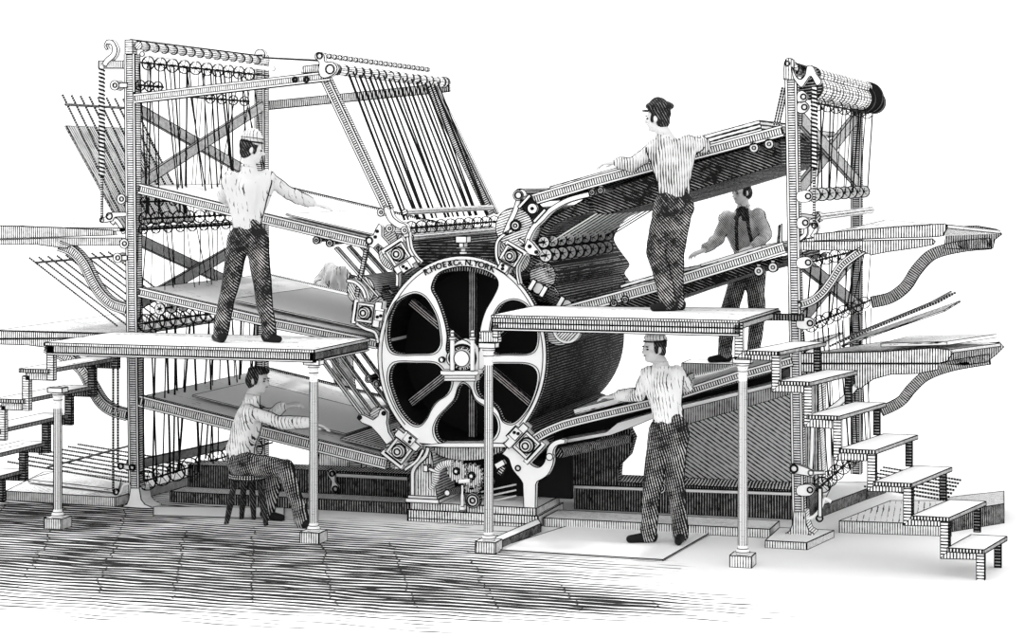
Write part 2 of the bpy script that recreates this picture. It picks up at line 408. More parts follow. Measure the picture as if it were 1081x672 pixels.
tx = [('R', -26.2, 1), ('.', -23.6, 1), ('H', -21.0, 1), ('O', -16.6, 1), ('E', -12.6, 1), ('&', -8.6, .9), ('C', -4.6, 1), ('o', -1.8, .6), ('.', -.3, 1), ('N', 4.0, 1), ('.', 6.8, 1), ('Y', 9.6, 1), ('O', 13.4, 1), ('R', 17.4, 1), ('K', 21.4, 1)]
letters(tx, (86.5, 99.0), .074, 'lettering', frame, 'ink', -.012)

# big printing cylinder behind the frame
S0 = sc(CX, CZ, 0)
mb = MB(); cc = P(CX, CZ, .16); R = 91 * S0; n = 64; rxs = .93
# open-ended drum wall: an outer and an inner shell so that the spokes inside show
def shell(mb, c, r, y0, y1, mat, n=64, sx=1.0):
    A = [V((c.x + r * sx * math.cos(math.tau * j / n), y0, c.z + r * math.sin(math.tau * j / n))) for j in range(n)]
    B = [V((p.x, y1, p.z)) for p in A]; a = mb.add(A); b = mb.add(B); q = math.tau * r / n
    for j in range(n):
        k = (j + 1) % n; mb.face((a + j, a + k, b + k, b + j), mat, [(j * q, 0), ((j + 1) * q, 0), ((j + 1) * q, y1 - y0), (j * q, y1 - y0)])
    return A
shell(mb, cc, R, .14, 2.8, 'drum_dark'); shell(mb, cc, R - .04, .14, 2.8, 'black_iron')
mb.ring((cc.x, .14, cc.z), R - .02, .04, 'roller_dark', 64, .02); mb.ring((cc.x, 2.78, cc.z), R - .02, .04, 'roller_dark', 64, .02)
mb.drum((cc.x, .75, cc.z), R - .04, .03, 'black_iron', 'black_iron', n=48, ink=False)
cyl = mb.build('printing_cylinder', press)
for ang in (90, 38, 142, -38, 218, -90):
    mb = MB(); a = math.radians(ang); d = V((math.cos(a), 0, math.sin(a))); c0 = V((cc.x, .45, cc.z))
    mb.beam(c0 + d * .08, c0 + d * (R - .05), .075, .05, 'spoke_dark', side=V((-d.z, 0, d.x)))
    mb.build('spoke', cyl)
mb = MB(); mb.drum((cc.x, -.05, cc.z), .075, 2.9, 'grey_iron', 'white_iron'); mb.ring((cc.x, -.065, cc.z), .05, .01, 'ink', 24, .02); mb.build('axle', press)
# centre bearing
mb = MB()
mb.plate(px([(475, 395), (475, 368), (478, 364), (483, 360), (488, 358), (493, 360), (498, 364), (501, 368), (501, 395)], -.11), (0, .11, 0), 'white_iron')
c = P(488, 378, -.12); mb.ring(c, 13.2 * S0, .022, 'ink', 28, .02); mb.ring(c, 10.5 * S0, .02, 'grey_iron', 28, .02); mb.drum(c + V((0, -.02, 0)), 8 * S0, .12, 'white_iron', 'white_iron')
bear = mb.build('axle_bearing', press)
for u in (477.5, 498.8):
    mb = MB(); b0 = P(u, 391, -.13); b1 = P(u, 358, -.13)
    mb.tube([b0, b1], .018, 'white_iron', n=8, ink=True); mb.lathe(b1, [(.026, 0), (.026, .02), (.013, .025), (.013, .055), (.02, .06), (.005, .08)], 10); mb.build('bolt', bear)
mb = MB(); mb.plate(px([(465, 391), (505, 391), (505, 395), (502, 396), (502, 402), (469, 402), (469, 396), (465, 395)], -.13), (0, .12, 0), 'white_iron'); mb.line(px([(469, 396), (502, 396)], -.131)); mb.line(px([(469, 399), (502, 399)], -.131)); mb.build('sill', bear)
mb = MB(); mb.bolt(P(466.5, 379.5, -.001), .022); mb.ring(P(466.5, 379.5, -.024), .024, .008, n=16); mb.build('bolt', press)

# base of the press
mb = MB()
x0, x1 = P(431, 545).x, P(569, 545).x
mb.box((x0, -.02, 0), (x1, .75, .10), 'pedestal_hatch', top='white_iron')
mb.box((x0 + .02, .0, .10), (x1 - .02, .70, .165), 'pedestal_hatch', top='white_iron')
mb.line([(x0, -.022, .03), (x1, -.022, .03)]); mb.build('base_plate', press)
mb = MB()
mb.plate(px(smooth_path([(437, 470), (444, 474), (449, 478), (444, 486), (436, 492), (434.5, 500)], 4) + [(434.5, 531), (437, 531), (437, 502), (445, 492), (452, 482), (455, 476), (463, 500), (465, 531), (462, 531), (437, 531)][:0] + [(434, 531), (462, 531), (458, 500), (456, 478), (452, 472), (444, 468)], .03), (0, .5, 0), 'pedestal_hatch')
mb.box((P(429, 531).x, -.02, .165), (P(464, 531).x, .5, .20), 'white_iron'); mb.box((P(431, 528).x, -.01, .20), (P(462, 528).x, .45, .225), 'white_iron')
ped = mb.build('pedestal', press)
mb = MB(); mb.band(smooth_path([(452, 472), (449, 481), (441, 489), (436, 497), (435.5, 505), (435.5, 529)], 4), 4, Y=.0, thick=.03, mat='white_iron', rails=False); mb.build('pedestal_rib', ped)
mb = MB(); mb.plate(px(smooth_path([(530, 479), (537, 484), (541, 495), (549, 505), (552, 510)], 4) + [(553, 536), (565, 536), (565.5, 511)] + smooth_path([(567, 508), (578, 501), (584, 488), (584, 476), (588, 470), (596, 468)], 4) + [(597, 464)] + smooth_path([(592, 463), (584, 466), (578, 473), (575, 487), (569, 493), (562, 491), (555, 484), (545, 474)], 4) + [(538, 469)], .0), (0, .06, 0), 'white_iron')
mb.ring(P(546.5, 494, -.01), .022, .012, n=16); mb.drum(P(580, 482, -.03), .03, .05, 'white_iron', 'white_iron', n=14)
mb.build('right_pedestal', press)
# table line between pedestals and trough
mb = MB(); mb.plate(px([(443, 470), (470, 467), (512, 467), (540, 468), (540, 472), (512, 472), (470, 472)], -.03), (0, .10, 0), 'white_iron'); mb.build('frame_shelf', press)
mb = MB(); mb.plate(px(smooth_path([(450, 473), (470, 483), (490, 486), (512, 484), (530, 476)], 4) + [(530, 472), (450, 472)], .12), (0, 2.4, 0), 'pedestal_hatch'); mb.build('ink_trough', press)
# gears, pipe and shafts under the cylinder
def gear(u, v, Y, r, n, mat):
    pts = []; c = P(u, v, Y)
    for i in range(n * 2):
        rr = r if i % 2 else r * .8
        for t in (-.2, .2):
            a = math.tau * (i + t) / (n * 2); pts.append(c + V((math.cos(a) * rr, 0, math.sin(a) * rr)))
    mb = MB(); mb.plate(pts, (0, .04, 0), mat, lw=.003); mb.ring(c + V((0, -.01, 0)), r * .3, .012, n=14); mb.bolt(c, r * .18); return mb.build('gear', press)
gear(482, 497, .02, .10, 14, 'roller_line'); gear(498, 502, .06, .11, 16, 'roller_line'); gear(498, 513, .10, .08, 12, 'roller_line')
mb = MB(); mb.tube(px(smooth_path([(478, 489), (468, 490), (462, 496), (460, 506), (456, 514), (452, 517)], 4), -.02), [.03] * 12 + [.028, .025, .022, .02, .016, .012, .009, .006, .005], 'roller_line', n=10); mb.build('ink_pipe', press)
mb = MB(); mb.box(P(447, 497.5, -.03), P(454, 490, .03), 'white_iron'); mb.beam(P(453, 494, 0), P(462, 498, 0), .03, .03, 'white_iron'); mb.build('handle', press)
mb = MB(); mb.tube([P(472, 520, .02), P(472, 520, .02) + V((.35, .9, .05))], .03, 'roller_dark', n=12, ink=True); mb.drum(P(472, 520, -.0), .026, .02, 'white_iron', 'white_iron', n=14); mb.build('drive_shaft', press)
mb = MB(); mb.tube([P(488, 536, -.04), P(488, 522, -.04)], .012, 'white_iron', n=8); mb.tube([P(488, 524, -.04), P(488, 512, -.04)], .008, 'white_iron', n=8); mb.lathe(P(488, 539, -.04), [(.03, 0), (.03, .01), (.012, .04)], 12); mb.tube([P(484, 508, -.04), P(497, 507, -.04)], .018, 'white_iron', n=8, ink=True); mb.build('bracket_stand', press)
mb = MB(); cw = P(499, 528, -.03); mb.drum(cw, .065, .05, 'roller_dark', 'white_iron', n=22); mb.ring(cw + V((0, -.012, 0)), .05, .012); mb.ring(cw + V((0, -.012, 0)), .022, .012, n=14); mb.build('pulley_wheel', press)
mb = MB(); mb.box((x0 + .12, .60, .165), (x1 + .12, .66, P(500, 474, .6).z), 'black_iron'); mb.build('back_plate', press)
for v in (517, 523, 529):
    mb = MB(); mb.tube([P(508, v + 2, .3), P(545, v - 6, .3)], .008, 'white_iron', n=6); mb.build('tie_rod', press)
mb = MB(); mb.beam(P(524, 492, .05), P(533, 487, .05), .05, .05, 'white_iron'); mb.beam(P(527, 500, .05), P(532, 492, .05), .03, .05, 'grey_iron'); mb.build('clamp', press)

# impression rollers and their bearing blocks
def rot2(c, pts, deg):
    a = math.radians(deg); return [(c[0] + x * math.cos(a) - y * math.sin(a), c[1] + x * math.sin(a) + y * math.cos(a)) for x, y in pts]
def bearing(u, v, deg, s=1.0, flip=1, fw=16):
    """square bearing block; its cap points outward (local -y), its foot sits on the rim"""
    c = (u, v)
    mb = MB(); q = lambda pts: rot2(c, [(x * s * flip, y * s) for x, y in pts], deg)
    mb.plate(px(q([(-12, -10), (12, -10), (12, 11), (fw, 12), (fw, 20), (8, 20), (8, 24), (-8, 24), (-8, 20), (-fw, 20), (-fw, 12), (-12, 11)]), -.05), (0, .12, 0), 'white_iron', lw=.007)
    for e in ([(-12, 11), (12, 11)],): mb.line(px(q(e), -.052), r=.008)
    mb.line(px(q([(-8.5, -7.5), (8.5, -7.5), (8.5, 9), (-8.5, 9)]), -.052), closed=True, r=.005)
    blk = mb.build('bearing_block', press)
    mb = MB(); cc_ = P(u, v, -.06); mb.ring(cc_, 7.8 * S0 * s, .016); mb.drum(cc_ + V((0, -.04, 0)), 6 * S0 * s, .08, 'white_iron', 'white_iron', n=20); mb.ring(cc_ + V((0, -.05, 0)), 3.3 * S0 * s, .012, n=18); mb.build('journal', blk)
    mb = MB(); mb.plate(px(q([(-7, 13), (5, 13), (5, 23), (-7, 23)]), -.075), (0, .03, 0), 'white_iron')
    for t in ((-3, 16), (-1, 20)): p = q([t])[0]; mb.drum(P(p[0], p[1], -.085), .011, .01, 'black_iron', 'black_iron', n=8)
    mb.build('keeper_plate', blk)
    mb = MB(); mb.plate(px(q([(-15, -15), (15, -15), (15, -9), (12, -9), (12, -11), (-12, -11), (-12, -9), (-15, -9)]), -.07), (0, .13, 0), 'white_iron', lw=.006); mb.build('cap', blk)
    return blk
bearing(420, 268, -33, .88, fw=14); bearing(385, 330, -82, .85); bearing(421, 476, -142, .92); bearing(556, 470, 133, .95); bearing(539.5, 270, 31, .82, fw=7)
def roller(u, v, Y, r, L, mat='roller_dark', name='impression_roller', cap=None, parent=None):
    mb = MB(); c = P(u, v, Y); mb.drum(c, r, L, mat, cap or 'roller_line'); return mb.build(name, parent or press)
roller(418, 266, .12, .165, 2.6); roller(390, 327, .12, .165, 2.6); roller(425, 470, .12, .16, 2.6); roller(550, 466, .12, .16, 2.6); roller(541, 270, .12, .165, 2.6); roller(590, 345, .12, .16, 2.6)
# dark roller train over the top of the press with its hex bolt

mb = MB(); mb.box(P(428, 281, .3), P(532, 256, .5), 'drum_dark', ink=True); mb.build('ink_cover', press)
mb = MB(); b = P(489, 268, .02); mb.lathe(b, [(.03, 0), (.03, .02), (.018, .02), (.018, .05), (.06, .05), (.06, .06)], 12)
mb.box(P(481, 256, -.02), P(497, 249, .10), 'white_iron'); mb.box(P(484.5, 261, -.03), P(493.5, 256, .08), 'white_iron'); mb.build('hexagon_bolt', press)
# curved arms on the rim next to the blocks
def arm(pts, w, name='bracket_arm', Y=-.02, mat='white_iron', thick=.07, parent=None):
    mb = MB(); mb.band(smooth_path(pts, 5), w, Y=Y, thick=thick, mat=mat, rails=False); return mb.build(name, parent or press)
arm([(430, 250), (432, 262), (437, 271), (443, 277)], 3)
arm([(405, 268), (414, 278), (419, 290), (419, 302)], 3)
arm([(528, 281), (524, 270), (525, 255), (533, 247), (541, 243)], 3)
arm([(533, 247), (538, 235), (544, 222), (548, 208)], 5)
arm([(548, 252), (556, 262), (546, 282), (548, 300)], 2.5)
mb = MB(); mb.plate(px([(397, 241), (400, 236), (403, 239), (403, 249), (415, 262), (410, 266), (399, 257), (394, 262), (389, 259), (386, 254), (389, 249), (394, 248)], -.03), (0, .05, 0), 'white_iron'); mb.ring(P(389.5, 254, -.04), .03, .014, n=16)
for p in ((398, 244), (396, 250)): mb.drum(P(p[0], p[1], -.04), .012, .01, 'black_iron', 'black_iron', n=8)
mb.build('board_bracket', press)
mb = MB(); mb.plate(px([(377, 441), (379, 437), (384, 438), (394, 443), (399, 439), (401, 433), (405, 431), (409, 435), (408, 446), (410, 456), (415, 464), (408, 469), (401, 460), (392, 450), (382, 446)], -.03), (0, .05, 0), 'white_iron')
for p in ((379.5, 440.5), (405, 436)): mb.drum(P(p[0], p[1], -.04), .018, .01, 'black_iron', 'black_iron', n=10)
mb.build('board_bracket', press)
arm([(366, 296), (375, 298), (383, 306), (386, 315)], 3.2); arm([(371, 338), (384, 346), (396, 351), (399, 362)], 3.2)
arm([(418, 452), (421, 460), (415, 470), (409, 474)], 2.5); arm([(427, 496), (440, 486), (447, 474)], 3)
# upper right: hooked arm carrying the upper board, ring roller
mb = MB(); mb.band(smooth_path([(622, 205), (600, 211), (582, 221), (572, 231), (563, 240), (557, 252), (556, 262)], 5), 5, Y=-.04, thick=.07, mat='white_iron', rails=False)
mb.plate(px([(553, 262), (557, 252), (562, 256), (570, 266), (566, 270), (558, 268)], -.045), (0, .07, 0), 'white_iron')
for p in ((559, 260), (566, 266)): mb.drum(P(p[0], p[1], -.055), .014, .01, 'black_iron', 'black_iron', n=8)
mb.build('hooked_arm', press)
mb = MB(); c = P(544, 238, -.05); mb.drum(P(543, 240, .0), .17, 2.7, 'roller_line', 'roller_line'); mb.build('feed_roller', press)
mb = MB(); mb.ring(c, .045, .014, n=20); mb.drum(c, .035, .08, 'white_iron', 'white_iron', n=16); mb.ring(c + V((0, -.01, 0)), .016, .01, n=12); mb.build('roller_journal', press)
mb = MB(); c = P(562, 220, -.06); mb.plate(px(rot2((562, 220), [(-13, -7), (13, -7), (13, 7), (-13, 7)], 45), -.03), (0, .06, 0), 'black_iron'); mb.drum(c, .045, .06, 'white_iron', 'white_iron', n=16); mb.drum(c + V((0, -.01, 0)), .012, .01, 'black_iron', 'black_iron', n=8)
for sx in (-11, 11): mb.beam(px(rot2((562, 220), [(sx, -9)], 43), -.05)[0], px(rot2((562, 220), [(sx, 9)], 43), -.05)[0], .025, .025, 'white_iron')
mb.build('gripper_box', press)
mb = MB(); mb.drum(P(547, 206, -.04), .045, .10, 'white_iron', 'white_iron', n=18); mb.ring(P(547, 206, -.05), .03, .012, n=16); mb.drum(P(549, 205, .1), .05, 2.7, 'roller_dark', 'roller_dark', n=18); mb.build('feed_roller', press)
# right middle: small keys and lever boxes
for (u, v) in ((568, 304), (598, 322)):
    mb = MB(); mb.drum(P(u, v, .1), .05, .2, 'roller_dark', 'white_iron', n=16)
    for sx in (-7, 7): mb.beam(px(rot2((u, v), [(sx, -6)], 30), .06)[0], px(rot2((u, v), [(sx, 6)], 30), .06)[0], .02, .04, 'white_iron')
    mb.build('gripper_box', press)
mb = MB(); mb.drum(P(598, 347, .02), .125, .08, 'roller_line', 'roller_line', n=28); mb.ring(P(598, 347, .0), .115, .016, 'white_iron', 28); mb.build('roller_cap', press)
# dark web and two rows of tape wheels under the upper right board
WH = {}
def wheel_mesh(r, style='line'):
    k = (round(r, 3), style)
    if k in WH: return WH[k]
    mb = MB(); n = 18; e = .0055
    mb.ring((0, -.008, 0), r, .0085, 'ink', n, .018)
    if style == 'solid': mb.drum((0, 0, 0), r - .004, .012, 'grey_iron', 'white_iron', n=n, ink=False); mb.ring((0, -.010, 0), r * .8, .008, 'white_iron', n, .01)
    for j in range(6):
        a = math.tau * (j + .25) / 6; mb.tube([(0, -.004, 0), (math.cos(a) * r, -.004, math.sin(a) * r)], .0035, 'ink', n=4, caps=False)
    mb.drum((0, -.02, 0), .014, .04, 'ink', 'ink', n=8, ink=False)
    o = mb.build('pulley_wheel'); me = o.data; bpy.data.objects.remove(o); WH[k] = me; return me
def wheel_row(parent, u, v, Y0, Y1, n, rpx, style='line', end=None, shaft=True):
    """a shaft running back from (u, v) at Y=0 with n wheels between Y0 and Y1; returns wheel centres"""
    A = P(u, v, 0); B = V((A.x, end or Y1 + .12, A.z))
    if end is None: pass
    mb = MB(); mb.tube([V((A.x, -.02, A.z)), B], .009, 'ink', n=6); sh = mb.build('pulley_shaft', parent)
    base = BASE[parent.name]; r = rpx * sc(u, v, 0); out = []
    me = wheel_mesh(r, style)
    for k in range(n):
        y = Y0 + (Y1 - Y0) * k / max(n - 1, 1); c = V((A.x, y, A.z))
        o = bpy.data.objects.new('pulley_wheel', me); COL.objects.link(o); o.parent = sh; o.location = c - base; out.append(c)
    return out
def tapes(parent, A, B, r=.0065, jx=.05, jy=.05, dbl=.05, name='tape'):
    for a, b in zip(A, B):
        mb = MB()
        for s in (-1, 1):
            mb.tube([a + V((s * dbl + random.uniform(-jx, jx) * .3, random.uniform(-jy, jy) * .4 + s * .015, 0)), b + V((s * dbl * .6 + random.uniform(-jx, jx), random.uniform(-jy, jy), 0))], r * random.uniform(.6, 1.2), 'ink', n=4)
        mb.build(name, parent)
def ymove(c, y): return V((c[0], y, c[2]))
# ------------------------------------------------------------ towers
DL, DR = 2.85, 3.5
def post(parent, u, v0, v1, w, Y=0, name='post', mat='beam_hatch'):
    mb = MB(); mb.band([(u, v0), (u, v1)], w, Y=Y, thick=.10, mat=mat); return mb.build(name, parent)
BRK = [0]
def side_brace(parent, u, va, ub_y, vb, X=None, w=.10):
    """flat bar lying in the side plane of a tower, from the front post to its rear post"""
    BRK[0] += 1; a = P(u, va, .05); a.x -= .045 * (BRK[0] % 2); y = ub_y; X = a.x
    # height of the far end from its photo row at the rear post
    t = (y - CAM.y); d = V((X - CAM.x, t, 0)); depth = -SN * d.x + CS * d.y
    zb = CAM.z + (HZ - vb) * depth / F
    mb = MB(); mb.beam(a, V((X, y, zb)), w, .03, 'brace_hatch', side=V((0, 0, 1))); return mb.build('cross_brace', parent)
lt = thing('feeder_tower', 'tall iron feeder tower of pulleys and tapes on the left', 'machine tower', (X_LP, 0, 0))
# front post with finial and spreading foot
mb = MB(); mb.band([(142, 533), (139, 300), (137, 57)], 11, Y=0, thick=.10); mb.build('post', lt)
mb = MB(); mb.band([(136, 58), (136, 42)], 8, Y=0, thick=.08, mat='white_edge_hatch', rails=False); mb.build('finial', lt)
mb = MB(); mb.plate(px([(138, 515), (147, 515), (149, 527), (153, 532), (160, 535), (160, 538), (127, 538), (127, 535), (134, 532), (136, 527)], -.03), (0, .2, 0), 'white_iron'); mb.build('post_foot', lt)
ub = V((P(139, 300, 0).x, DL, 0))
def back_u(X, Y):
    d = V((X - CAM.x, Y - CAM.y, 0)); return 540.5 + F * (CS * d.x + SN * d.y) / (-SN * d.x + CS * d.y)
bu = back_u(ub.x, DL)
mb = MB(); mb.band([(bu, 490), (bu, 58)], 10, Y=DL, thick=.10, mat='brace_hatch'); mb.plate([P(bu, 58, DL) + V((.06 * math.cos(t), 0, .06 * math.sin(t))) for t in [math.tau * j / 14 for j in range(14)]], (0, .05, 0), 'white_iron'); mb.build('post', lt)
for va, vb in ((112, 188), (196, 112), (250, 312), (322, 246)): side_brace(lt, 144, va, DL, vb)
side_brace(lt, 140, 492, DL, 463, w=.08)
mb = MB(); mb.band([(142, 104), (348, 80)], 9, Y=-.02, thick=.05, mat='white_edge_hatch')
for u in (311, 323): mb.ring(P(u, 84, -.035), .02, .02, n=10)
mb.build('top_arm', lt)
mb = MB(); mb.band([(bu, 112), (474, 92)], 8, Y=DL + .12, thick=.05, mat='brace_hatch', rails=False); mb.build('top_arm', lt)
# ornamental rollers along the top
mb = MB(); mb.drum(P(146, 48, 0), .038, DL, 'roller_line'); mb.drum(P(150, 57, 0), .022, DL + .1, 'white_iron'); mb.line([P(138, 42, 0), V((P(138, 42, 0).x, DL + .1, P(138, 42, 0).z))], r=.012)
for k in range(14): c = P(148, 49, 0); mb.ring(V((c.x, .1 + k * .19, c.z)), .04, .008, n=12)
mb.build('top_roller', lt)
q = P(140, 44, 0); mb = MB(); mb.tube([V((q.x + .0, DL, q.z)), P(338, 66, 0) + V((0, .1, .02))], .010, 'ink', n=5); mb.build('tie_rod', lt)
r1 = wheel_row(lt, 150, 66, .12, 2.35, 10, 6.5, end=DL)
r2 = wheel_row(lt, 148, 90, .0, .35, 3, 5); r2b = wheel_row(lt, 142, 98, 1.6, 2.4, 4, 5)
r3 = wheel_row(lt, 150, 213, .05, 1.5, 6, 4.5); r4 = wheel_row(lt, 152, 231, .02, 2.3, 11, 6.3, end=DL); r5 = wheel_row(lt, 150, 242, .02, 2.3, 10, 4.6, end=DL)
r6 = wheel_row(lt, 153, 341, .02, 2.4, 12, 8.5, end=DL); r6b = wheel_row(lt, 168, 326, .02, .5, 3, 5.5, 'solid')
r7 = wheel_row(lt, 154, 507, .02, 2.4, 9, 9.5, end=DL)
tapes(lt, r1, [ymove(r4[min(i, 10)], c.y) + V((0, 0, .05)) for i, c in enumerate(r1)], jx=.16, jy=.10, r=.0085)
tapes(lt, r1[1::2], [V((c.x + .12, c.y - .2, r4[0].z)) for c in r1[1::2]], jx=.25, jy=.2, r=.0065)
tapes(lt, r5, [ymove(r6[0], c.y) for c in r5], jx=.10, jy=.08, r=.005)
tapes(lt, [c + V((.03, 0, -.07)) for c in r6[::1]], [V((r7[0].x + .02, c.y, r7[0].z)) for c in r6], jx=.12, jy=.06, r=.0095)
# counterweight spring and curl outside the left post
mb = MB(); mb.band(smooth_path([(113, 52), (111, 48), (113, 44.5), (118, 45), (121, 51), (119.5, 58), (113, 64), (110, 69)], 4), [2] * 8 + [4] * 8 + [5] * 13, Y=-.02, thick=.05, mat='white_iron', rails=False); mb.build('curled_finial', lt)
mb = MB(); mb.band([(104, 68), (133, 68)], 7, Y=0, thick=.06, mat='roller_line', rails=False); mb.build('bracket_arm', lt)
def spring(u, v0, v1, v2, parent, r=.032):
    a = P(u, v0, 0); b = P(u, v1, 0); n = int(abs(v1 - v0) / 4.2); mb = MB()
    mb.tube([a, b], r * .62, 'white_iron', n=8)
    pts = [a + (b - a) * (i / (n * 8)) + V((math.cos(i / 8 * math.tau) * r * .8, math.sin(i / 8 * math.tau) * r * .8, 0)) for i in range(n * 8 + 1)]
    mb.tube(pts, .009, 'ink', n=4); mb.build('coil_spring', parent)
    mb = MB(); mb.tube([b, P(u, v2, 0)], .014, 'grey_iron', n=8, ink=True); mb.ring(P(u, v2, -.02), .022, .012, n=14); mb.build('pull_rod', parent)
spring(107.5, 70, 186, 232, lt)
mb = MB(); mb.plate(px([(108, 230), (113, 228), (118, 224), (133, 224), (133, 228), (121, 229), (119, 233), (109, 235)], -.02), (0, .03, 0), 'white_iron'); mb.ring(P(115, 228, -.03), .03, .012, n=14); mb.build('lever', lt)
for (u, v) in ((121, 90), (131, 257), (124, 272), (128, 210)):
    mb = MB(); mb.drum(P(u, v, -.02), .045, .1, 'roller_line', 'white_iron', n=16); mb.ring(P(u, v, -.03), .02, .01, n=12); mb.beam(P(u, v, 0), P(135, v, 0), .03, .04, 'white_iron'); mb.build('bearing', lt)
for u in (119.5, 124.5):
    mb = MB(); mb.tube([P(u, 375, 0), P(u, 490 + (28 if u < 122 else 0), 0)], .011, 'roller_dark', n=6); mb.build('pull_rod', lt)
mb = MB(); mb.beam(P(126, 491, 0), P(142, 494, 0), .03, .04, 'white_iron'); mb.ring(P(127, 492, -.03), .025, .014, n=14); mb.ring(P(139, 493, -.03), .025, .014, n=14); mb.build('lever', lt)
mb = MB(); mb.tube(px(smooth_path([(122, 519), (127, 520), (131, 512), (138, 510)], 4), 0), .014, 'white_iron', n=6, ink=True); mb.ring(P(122, 519, -.02), .026, .012, n=14); mb.build('lever', lt)
# floor lever and long rod between tower and press
mb = MB(); mb.plate(px(smooth_loop([(349, 495), (354, 499), (354, 508), (358, 514), (354, 520), (349, 517), (350, 508), (346, 501)], 3), .9), (0, .03, 0), 'white_iron'); mb.ring(P(350, 500, .88), .022, .012, n=14); mb.ring(P(353.5, 516, .88), .026, .012, n=14); mb.tube([P(353, 501, .92), P(431, 505, .92)], .016, 'white_iron', n=8, ink=True); mb.line([P(353, 499, .9), P(431, 503, .9)]); mb.build('crank_rod', lt)

rt = thing('feeder_tower', 'tall iron feeder tower with capped roller head on the right', 'machine tower', (X_RP, 0, 0))
mb = MB(); mb.band([(843, 560), (835, 82), (834, 64)][:2], 12.5, Y=0, thick=.10); mb.build('post', rt)
mb = MB(); mb.plate(px([(827, 84), (828, 66), (830, 62), (834, 61), (838, 64), (839, 84)], -.01), (0, .09, 0), 'white_edge_hatch'); mb.ring(P(831, 67, -.02), .02, .01, n=12); mb.build('finial', rt)
mb = MB(); mb.plate(px([(838, 540), (850, 540), (851, 552), (854, 560), (859, 563), (859, 569), (829, 569), (829, 563), (834, 560), (837, 552)], -.03), (0, .2, 0), 'white_edge_hatch')
for u in (834, 854): mb.drum(P(u, 565, -.04), .012, .02, 'ink', 'ink', n=8)
mb.build('post_foot', rt)
a = PZ(808, 578); b = PZ(853, 579); mb = MB(); mb.hexa([V((a.x, a.y, 0)), V((b.x, a.y, 0)), V((b.x + .12, .25, 0)), V((a.x, .25, 0)), V((a.x, a.y, .06)), V((b.x, a.y, .06)), V((b.x + .12, .25, .06)), V((a.x, .25, .06))], 'white_edge_hatch', top='white_iron'); mb.build('base_plate', rt)
XR = P(840, 300, 0).x; bur = back_u(XR, DR)
mb = MB(); mb.band([(bur, 500), (bur, 100)], 11, Y=DR, thick=.10, mat='brace_hatch'); mb.build('post', rt)
for va, vb in ((125, 195), (205, 125), (275, 325), (345, 268)): side_brace(rt, 845, va, DR, vb, w=.12)
side_brace(rt, 845, 395, DR, 370, w=.1)
# roller head
hatch('tape_wrap', [((0, 1, .0), .19, .30, .5), ((1, 0, 0), .024, .30, .4)], patch=.7)
mb = MB(); mb.drum(P(836, 72, .05), .055, 3.3, 'tape_wrap'); mb.build('head_roller', rt)
mb = MB(); c_ = P(855, 92, .15); mb.drum(c_, .105, 3.35, 'tape_wrap', 'roller_dark'); mb.drum(c_ + V((.0, 3.0, .0)), .135, .12, 'black_iron'); mb.drum(c_ + V((.03, 3.2, .02)), .15, .10, 'black_iron'); mb.drum(c_ + V((.06, 3.4, -.02)), .11, .15, 'black_iron'); mb.build('head_roller', rt)
mb = MB(); mb.drum(P(858, 78, .15), .06, 3.5, 'tape_wrap', 'roller_dark'); mb.drum(P(862, 101, 1.2), .05, 2.5, 'roller_line', 'roller_dark'); mb.build('head_roller', rt)
mb = MB(); a0 = P(838, 66, 0); a1 = P(856, 72, 0); i = mb.add([V((a0.x, .1, a0.z)), V((a1.x, .1, a1.z)), V((a1.x, 3.3, a1.z)), V((a0.x, 3.3, a0.z))])
mb.plate([V((a0.x, .1, a0.z)), V((a1.x, .1, a1.z)), V((a1.x, 3.3, a1.z)), V((a0.x, 3.3, a0.z))], (0, 0, -.015), 'sheet_hatch'); mb.build('tape_apron', rt)
mb = MB(); mb.plate(px(smooth_loop([(836, 70), (840, 80), (845, 84), (850, 79), (852, 70), (858, 70), (862, 78), (867, 86), (862, 90), (856, 80), (851, 86), (846, 92), (840, 86), (837, 80)], 3), -.03), (0, .05, 0), 'white_iron'); mb.build('head_bracket', rt)
for k, v in enumerate((92, 95, 98)):
    mb = MB(); mb.tube([P(845, v - 4, .3), P(861, v - 6, .3)], .008, 'ink', n=5); mb.build('tie_rod', rt)
for (u, v) in ((848, 102), (849, 113), (853, 207), (850, 235), (853, 277), (855, 341), (855, 517)):
    mb = MB(); mb.plate(px(smooth_loop([(842, v - 4), (u, v - 6), (u + 5, v), (u, v + 6), (842, v + 5)], 3), -.03), (0, .04, 0), 'white_iron', lw=.004); mb.ring(P(u, v, -.04), .022, .012, n=14); mb.build('bearing', rt)
R1 = wheel_row(rt, 857, 108, .35, 3.3, 7, 7.2); R2 = wheel_row(rt, 853, 206, .3, 3.3, 8, 7.2, 'solid', end=3.7)
R3 = wheel_row(rt, 858, 276, .2, 3.2, 7, 6.8, end=3.6); R4 = wheel_row(rt, 852, 345, .2, 3.4, 8, 7, end=3.8); R5 = wheel_row(rt, 862, 517, .3, 2.6, 7, 8.5)
tapes(rt, R1, [ymove(R2[0], c.y) for c in R1], dbl=.055, jx=.02, jy=.02, r=.008)
tapes(rt, R3, [ymove(R4[0], c.y) for c in R3], dbl=.05, jx=.05, jy=.05, r=.0075)
tapes(rt, [c + V((0, 0, -.05)) for c in R4], [ymove(R5[0], c.y * .9) for c in R4], dbl=.06, jx=.05, jy=.05, r=.0075)
spring(859.5, 92, 178, 238, rt)
mb = MB(); mb.tube([P(858, 438, -.02), P(856, 498, -.02)], .012, 'white_iron', n=6, ink=True); mb.ring(P(856, 499, -.05), .022, .012, n=14); mb.build('pull_rod', rt)
